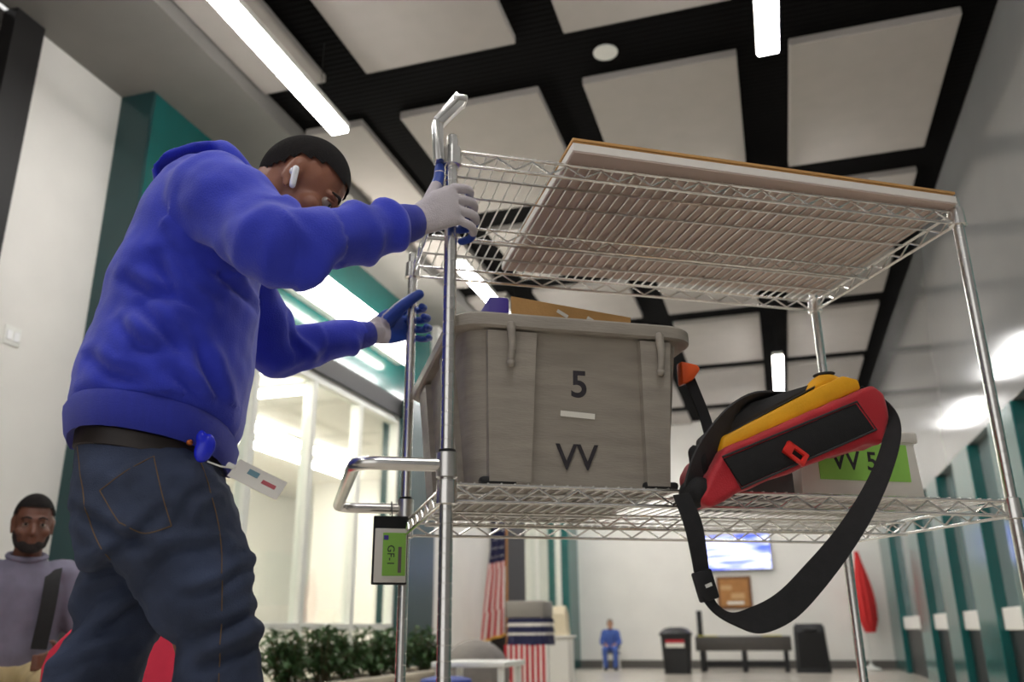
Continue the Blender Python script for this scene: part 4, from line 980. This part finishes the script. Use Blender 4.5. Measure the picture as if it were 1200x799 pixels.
for x in (-1.40, -0.72, -0.05): part('bench_leg', MB().rbox((x - 0.04, 15.6, 0), (x + 0.04, 16.0, 0.33), 0.01, 1), M_blackpl, bn, False)
part('stretcher', MB().rbox((-1.36, 15.77, 0.08), (-0.09, 15.83, 0.16), 0.01, 1), M_blackpl, bn, False)
for x in (-1.3, -0.25): single('yellow_strip', MB().rbox((x - 0.16, 15.6, 0.5602), (x + 0.16, 15.7, 0.572), 0.004, 1), M_yelltape, 'thin yellow strip lying on the dark bench %s' % ('near the trash bin' if x < -1 else 'near the black loudspeaker'), 'strip', (x, 15.65, 0.56), smooth=False)
bx = thing('display_stand', 'narrow black stand on the dark bench beside the trash bin', 'stand', (-1.43, 15.85, 0.56))
part('base_plate', MB().rbox((-1.50, 15.76, 0.5602), (-1.36, 15.94, 0.58), 0.004, 1), M_blackpl, bx, False)
part('upright', MB().rbox((-1.475, 15.83, 0.58), (-1.385, 15.88, 0.98), 0.006, 1), M_blackpl, bx, False)
lsp = thing('floor_loudspeaker', 'black tapered loudspeaker on the floor at the end of the bench', 'loudspeaker', (0.33, 15.6, 0))
part('cabinet', MB().loft([rrect(0.08, 0.62, 15.4, 15.8, 0.0, 0.04), rrect(0.10, 0.58, 15.42, 15.78, 0.70, 0.05), rrect(0.14, 0.54, 15.46, 15.74, 0.75, 0.05)]), M_blackpl, lsp)
part('grille', MB().rbox((0.14, 15.385, 0.08), (0.56, 15.42, 0.62), 0.01, 1), M_fabric, lsp, False)
part('horn', MB().ell((0.35, 15.40, 0.66), (0.12, 0, 0), (0, 0.03, 0), (0, 0, 0.03)), M_fabricg, lsp)
# furled red flag by the right corner
rf = thing('red_flag', 'furled red flag on a stand in the corner by the teal pilasters', 'flag', (1.3, 16.6, 0))
part('pole', MB().tube([(1.3, 16.6, 0.02), (1.3, 16.6, 2.0)], 0.015, 8), M_alu, rf)
part('base', MB().lathe((1.3, 16.6, 0), [(0.16, 0), (0.16, 0.02), (0.05, 0.06), (0.02, 0.10)], 20), M_alu, rf)
fl = MB(); rings = []
for i in range(14):
    t = i / 13; z = 1.95 - 1.35 * t; rr_ = 0.03 + 0.11 * math.sin(min(1, t * 1.25) * PI * 0.62) ** 1.3
    if t > 0.85: rr_ *= 1 - (t - 0.85) * 3
    rings.append([Vector((1.3 + 0.06 * t + rr_ * math.cos(a * PI / 12) * (1 + 0.25 * math.sin(a * 1.4 + 2 * t)), 16.6 - 0.02 + rr_ * 0.7 * math.sin(a * PI / 12) * (1 + 0.25 * math.cos(a * 1.9)), z)) for a in range(24)])
part('flag_cloth', MB().loft(rings), S('bright_red_cloth', (212, 48, 48), 0.8, var=0.1), rf)
# national flag on a floor pole in front of the black column
nf = thing('national_flag', 'red and white striped flag with blue canton and gold fringe on a pole', 'flag', (-3.50, 11.3, 0))
part('pole', MB().tube([(-3.50, 11.3, 0.03), (-3.50, 11.3, 2.45)], 0.016, 10), M_wood, nf)
part('base', MB().lathe((-3.50, 11.3, 0), [(0.19, 0), (0.19, 0.025), (0.07, 0.06), (0.03, 0.11)], 24), M_gold, nf)
part('finial', MB().ell((-3.50, 11.3, 2.50), (0.03, 0, 0), (0, 0.03, 0), (0, 0, 0.06)), M_gold, nf)
def flag_pt(u, v):            # u across the draped cloth (0 at pole), v down
    wd = 0.10 + 0.26 * v ** 0.8
    x = -3.51 - wd * u; y = 11.3 - 0.02 - 0.05 * math.sin(u * 15 + 1.5 * v) * (0.3 + v) - 0.03 * u
    return Vector((x, y, 2.25 - 1.60 * v - 0.10 * u * v))
NU, NV = 26, 40
fm = MB(); th = Vector((0, 0.004, 0))
vs = [flag_pt(i / NU, j / NV) for j in range(NV + 1) for i in range(NU + 1)]
vs2 = [p + th for p in vs]
fs = []; fmat = []
def idx(i, j): return j * (NU + 1) + i
for j in range(NV):
    for i in range(NU):
        v = (j + 0.5) / NV; u = (i + 0.5) / NU
        # hanging: stripes run down the cloth, the canton is at the top
        mi = 2 if v < 0.42 else (0 if int((u + 0.12 * v) * 13) % 2 == 0 else 1)
        fm.m.append(mi); fm.f.append([idx(i, j), idx(i, j + 1), idx(i + 1, j + 1), idx(i + 1, j)])
fm.v = vs + vs2
o_ = len(vs)
for f_, m_ in list(zip(fm.f, fm.m)): fm.f.append([a + o_ for a in f_[::-1]]); fm.m.append(m_)
fcl = part('flag_cloth', fm, [M_flagred, M_flagwhite, M_navy], nf)
star = MB()
for j in range(5):
    for i in range(4):
        p = flag_pt(0.14 + 0.23 * i, 0.10 + 0.07 * j) + Vector((0, -0.006, 0))
        pts = [p + Vector((math.sin(q * PI / 5) * (0.017 if q % 2 == 0 else 0.007), 0, math.cos(q * PI / 5) * (0.017 if q % 2 == 0 else 0.007))) for q in range(10)]
        star.add(pts + [q + Vector((0, 0.003, 0)) for q in pts], [list(range(10)), list(range(19, 9, -1))] + [[q, (q + 1) % 10, 10 + (q + 1) % 10, 10 + q] for q in range(10)])
part('stars', star, M_flagwhite, fcl, False)
part('fringe', MB().tube([flag_pt(i / NU, 1.0) + Vector((0, 0.002, -0.012)) for i in range(NU + 1)], 0.016, 6), M_gold, fcl)
# draped display box, patriotic cloth
db = thing('draped_podium', 'small podium draped in navy and red-striped cloth near the black column', 'podium', (-2.5, 9.0, 0))
part('podium_top', MB().rbox((-2.74, 8.8, 0.80), (-2.34, 9.2, 0.97), 0.02, 2), S('grey_top', (136, 130, 124), 0.6), db)
part('podium_body', MB().box((-2.68, 8.84, 0), (-2.38, 9.16, 0.80)), M_white, db, False)
def drape(z0, z1, m_, nm, out):
    r = []
    for z in (z0, (z0 + z1) / 2, z1):
        c = []
        for a in range(64):
            t = 2 * PI * a / 64; k = out + 0.012 * math.sin(a * 1.57) * (1 - (z - z1) / (z0 - z1 + 1e-6))
            ct, st_ = math.cos(t), math.sin(t)
            c.append(Vector((-2.53 + (0.20 + k) * math.copysign(abs(ct) ** 0.4, ct), 9.0 + (0.19 + k) * math.copysign(abs(st_) ** 0.4, st_), z)))
        r.append(c)
    part(nm, MB().loft(r, True), m_, db)
drape(0.80, 0.755, M_navy, 'navy_band', 0.012); drape(0.755, 0.72, M_flagwhite, 'white_band', 0.010); drape(0.72, 0.66, M_navy, 'navy_band', 0.012); drape(0.66, 0.635, M_flagwhite, 'white_band', 0.010); drape(0.635, 0.54, M_navy, 'navy_band', 0.014)
for a in range(16):
    x0 = -2.755 + 0.45 * a / 16
    part('skirt_stripe', MB().rbox((x0, 8.79 + 0.008 * (a % 2), 0.06), (x0 + 0.0278, 8.81 + 0.008 * (a % 2), 0.545), 0.003, 1), M_flagred if a % 2 == 0 else M_flagwhite, db, False)
pk = thing('paper_bag', 'cream paper bag standing on the white pedestal', 'bag', (-2.55, 10.2, 0.62))
pd_ = thing('white_pedestal', 'plain white pedestal behind the striped podium', 'pedestal', (-2.55, 10.25, 0))
part('column', MB().rbox((-2.70, 10.12, 0.04), (-2.40, 10.38, 0.60), 0.01, 1), M_white, pd_, False)
part('cap', MB().rbox((-2.73, 10.09, 0.60), (-2.37, 10.41, 0.62), 0.005, 1), M_white, pd_, False)
part('plinth', MB().rbox((-2.72, 10.10, 0), (-2.38, 10.40, 0.04), 0.005, 1), M_white, pd_, False)
part('bag_body', MB().loft([rrect(-2.70, -2.42, 10.15, 10.32, 0.6205, 0.01), rrect(-2.68, -2.44, 10.14, 10.33, 0.86, 0.01), rrect(-2.67, -2.45, 10.2, 10.26, 0.95, 0.01)]), S('cream_paper', (222, 208, 180), 0.8, var=0.05), pk, False)
# low white table
lt = thing('low_table', 'low white table standing before the flag', 'table', (-2.05, 6.0, 0))
part('table_top', MB().rbox((-2.32, 5.75, 0.45), (-1.80, 6.25, 0.485), 0.008, 2), M_alu, lt)
for x in (-2.28, -1.84):
    for y in (5.8, 6.2): part('leg', MB().rbox((x - 0.02, y - 0.02, 0), (x + 0.02, y + 0.02, 0.45), 0.004, 1), M_alu, lt, False)
single('blue_stool', MB().lathe((-2.16, 5.62, 0), [(0.15, 0), (0.16, 0.02), (0.12, 0.18), (0.15, 0.34), (0.17, 0.36), (0.165, 0.385), (0.10, 0.40)], 24), S('blue_seat', (58, 74, 150), 0.6), 'round blue stool in front of the low white table', 'stool', (-2.16, 5.62, 0))
single('grey_pouf', fuse(MB().ell((-2.75, 7.9, 0.31), (0.32, 0, 0), (0, 0.32, 0), (0, 0, 0.30)).lathe((-2.75, 7.9, 0), [(0.24, 0.0), (0.27, 0.03), (0.28, 0.2)], 20), 0.02, 4), S('grey_pouf_cloth', (120, 114, 110), 0.85, var=0.08), 'rounded grey pouf behind the low white table', 'pouf', (-2.75, 7.9, 0))
# planter with leafy plants before the storefront
pl = thing('planter_trough', 'long beige planter trough along the glazed storefront', 'planter', (-3.35, 7.0, 0))
part('trough', MB().box((-3.62, 5.3, 0), (-3.12, 8.5, 0.30)), M_planter, pl, False)
for lo, hi in (((-3.64, 5.28, 0.30), (-3.58, 8.52, 0.345)), ((-3.16, 5.28, 0.30), (-3.10, 8.52, 0.345)), ((-3.58, 5.28, 0.30), (-3.16, 5.34, 0.345)), ((-3.58, 8.46, 0.30), (-3.16, 8.52, 0.345))):
    part('rim', MB().rbox(lo, hi, 0.006, 1), M_planter, pl, False)
part('soil', MB().box((-3.58, 5.34, 0.30), (-3.16, 8.46, 0.31)), S('soil', (52, 42, 34), 0.95), pl, False)
marks = ['beside the worker', 'second from the worker', 'midway along the trough', 'fourth from the worker', 'before the teal pilaster', 'at the pilaster end']
for q in range(6):
    cy = 5.65 + q * 0.50; cx = -3.37 + random.uniform(-0.05, 0.05)
    t = thing('leafy_plant', 'bushy dark green plant in the beige trough, %s' % marks[q], 'plant', (cx, cy, 0.31), group='plants in the trough')
    lv = MB(); stm = MB()
    for k in range(40):
        a = random.uniform(0, 2 * PI); sp2 = random.uniform(0.05, 0.30); hh = random.uniform(0.06, 0.41)
        tip = Vector((cx + sp2 * math.cos(a) * 0.8, cy + sp2 * math.sin(a), 0.31 + hh)); b0 = Vector((cx + 0.03 * math.cos(a), cy + 0.03 * math.sin(a), 0.31))
        mid_ = b0.lerp(tip, 0.5) + Vector((0, 0, 0.06))
        stm.tube([b0, mid_, tip], 0.004, 4)
        for g in range(11):
            tt = random.uniform(0.35, 1.05); c = b0.lerp(mid_, tt * 2) if tt < 0.5 else mid_.lerp(tip, tt * 2 - 1)
            d = Vector((random.uniform(-1, 1), random.uniform(-1, 1), random.uniform(-0.4, 0.7))).normalized(); s_ = d.cross(Vector((0, 0, 1))).normalized(); L = random.uniform(0.05, 0.10)
            nn = s_.cross(d) * 0.012
            lv.add([c, c + d * L * 0.45 + s_ * L * 0.24 + nn, c + d * L - nn, c + d * L * 0.45 - s_ * L * 0.24 + nn, c + d * L * 0.5 - nn * 0.4], [(0, 1, 4), (1, 2, 4), (2, 3, 4), (3, 0, 4)])
    part('leaves', lv, M_leaf, t, False, kind='stuff'); part('stems', stm, M_stem, t)
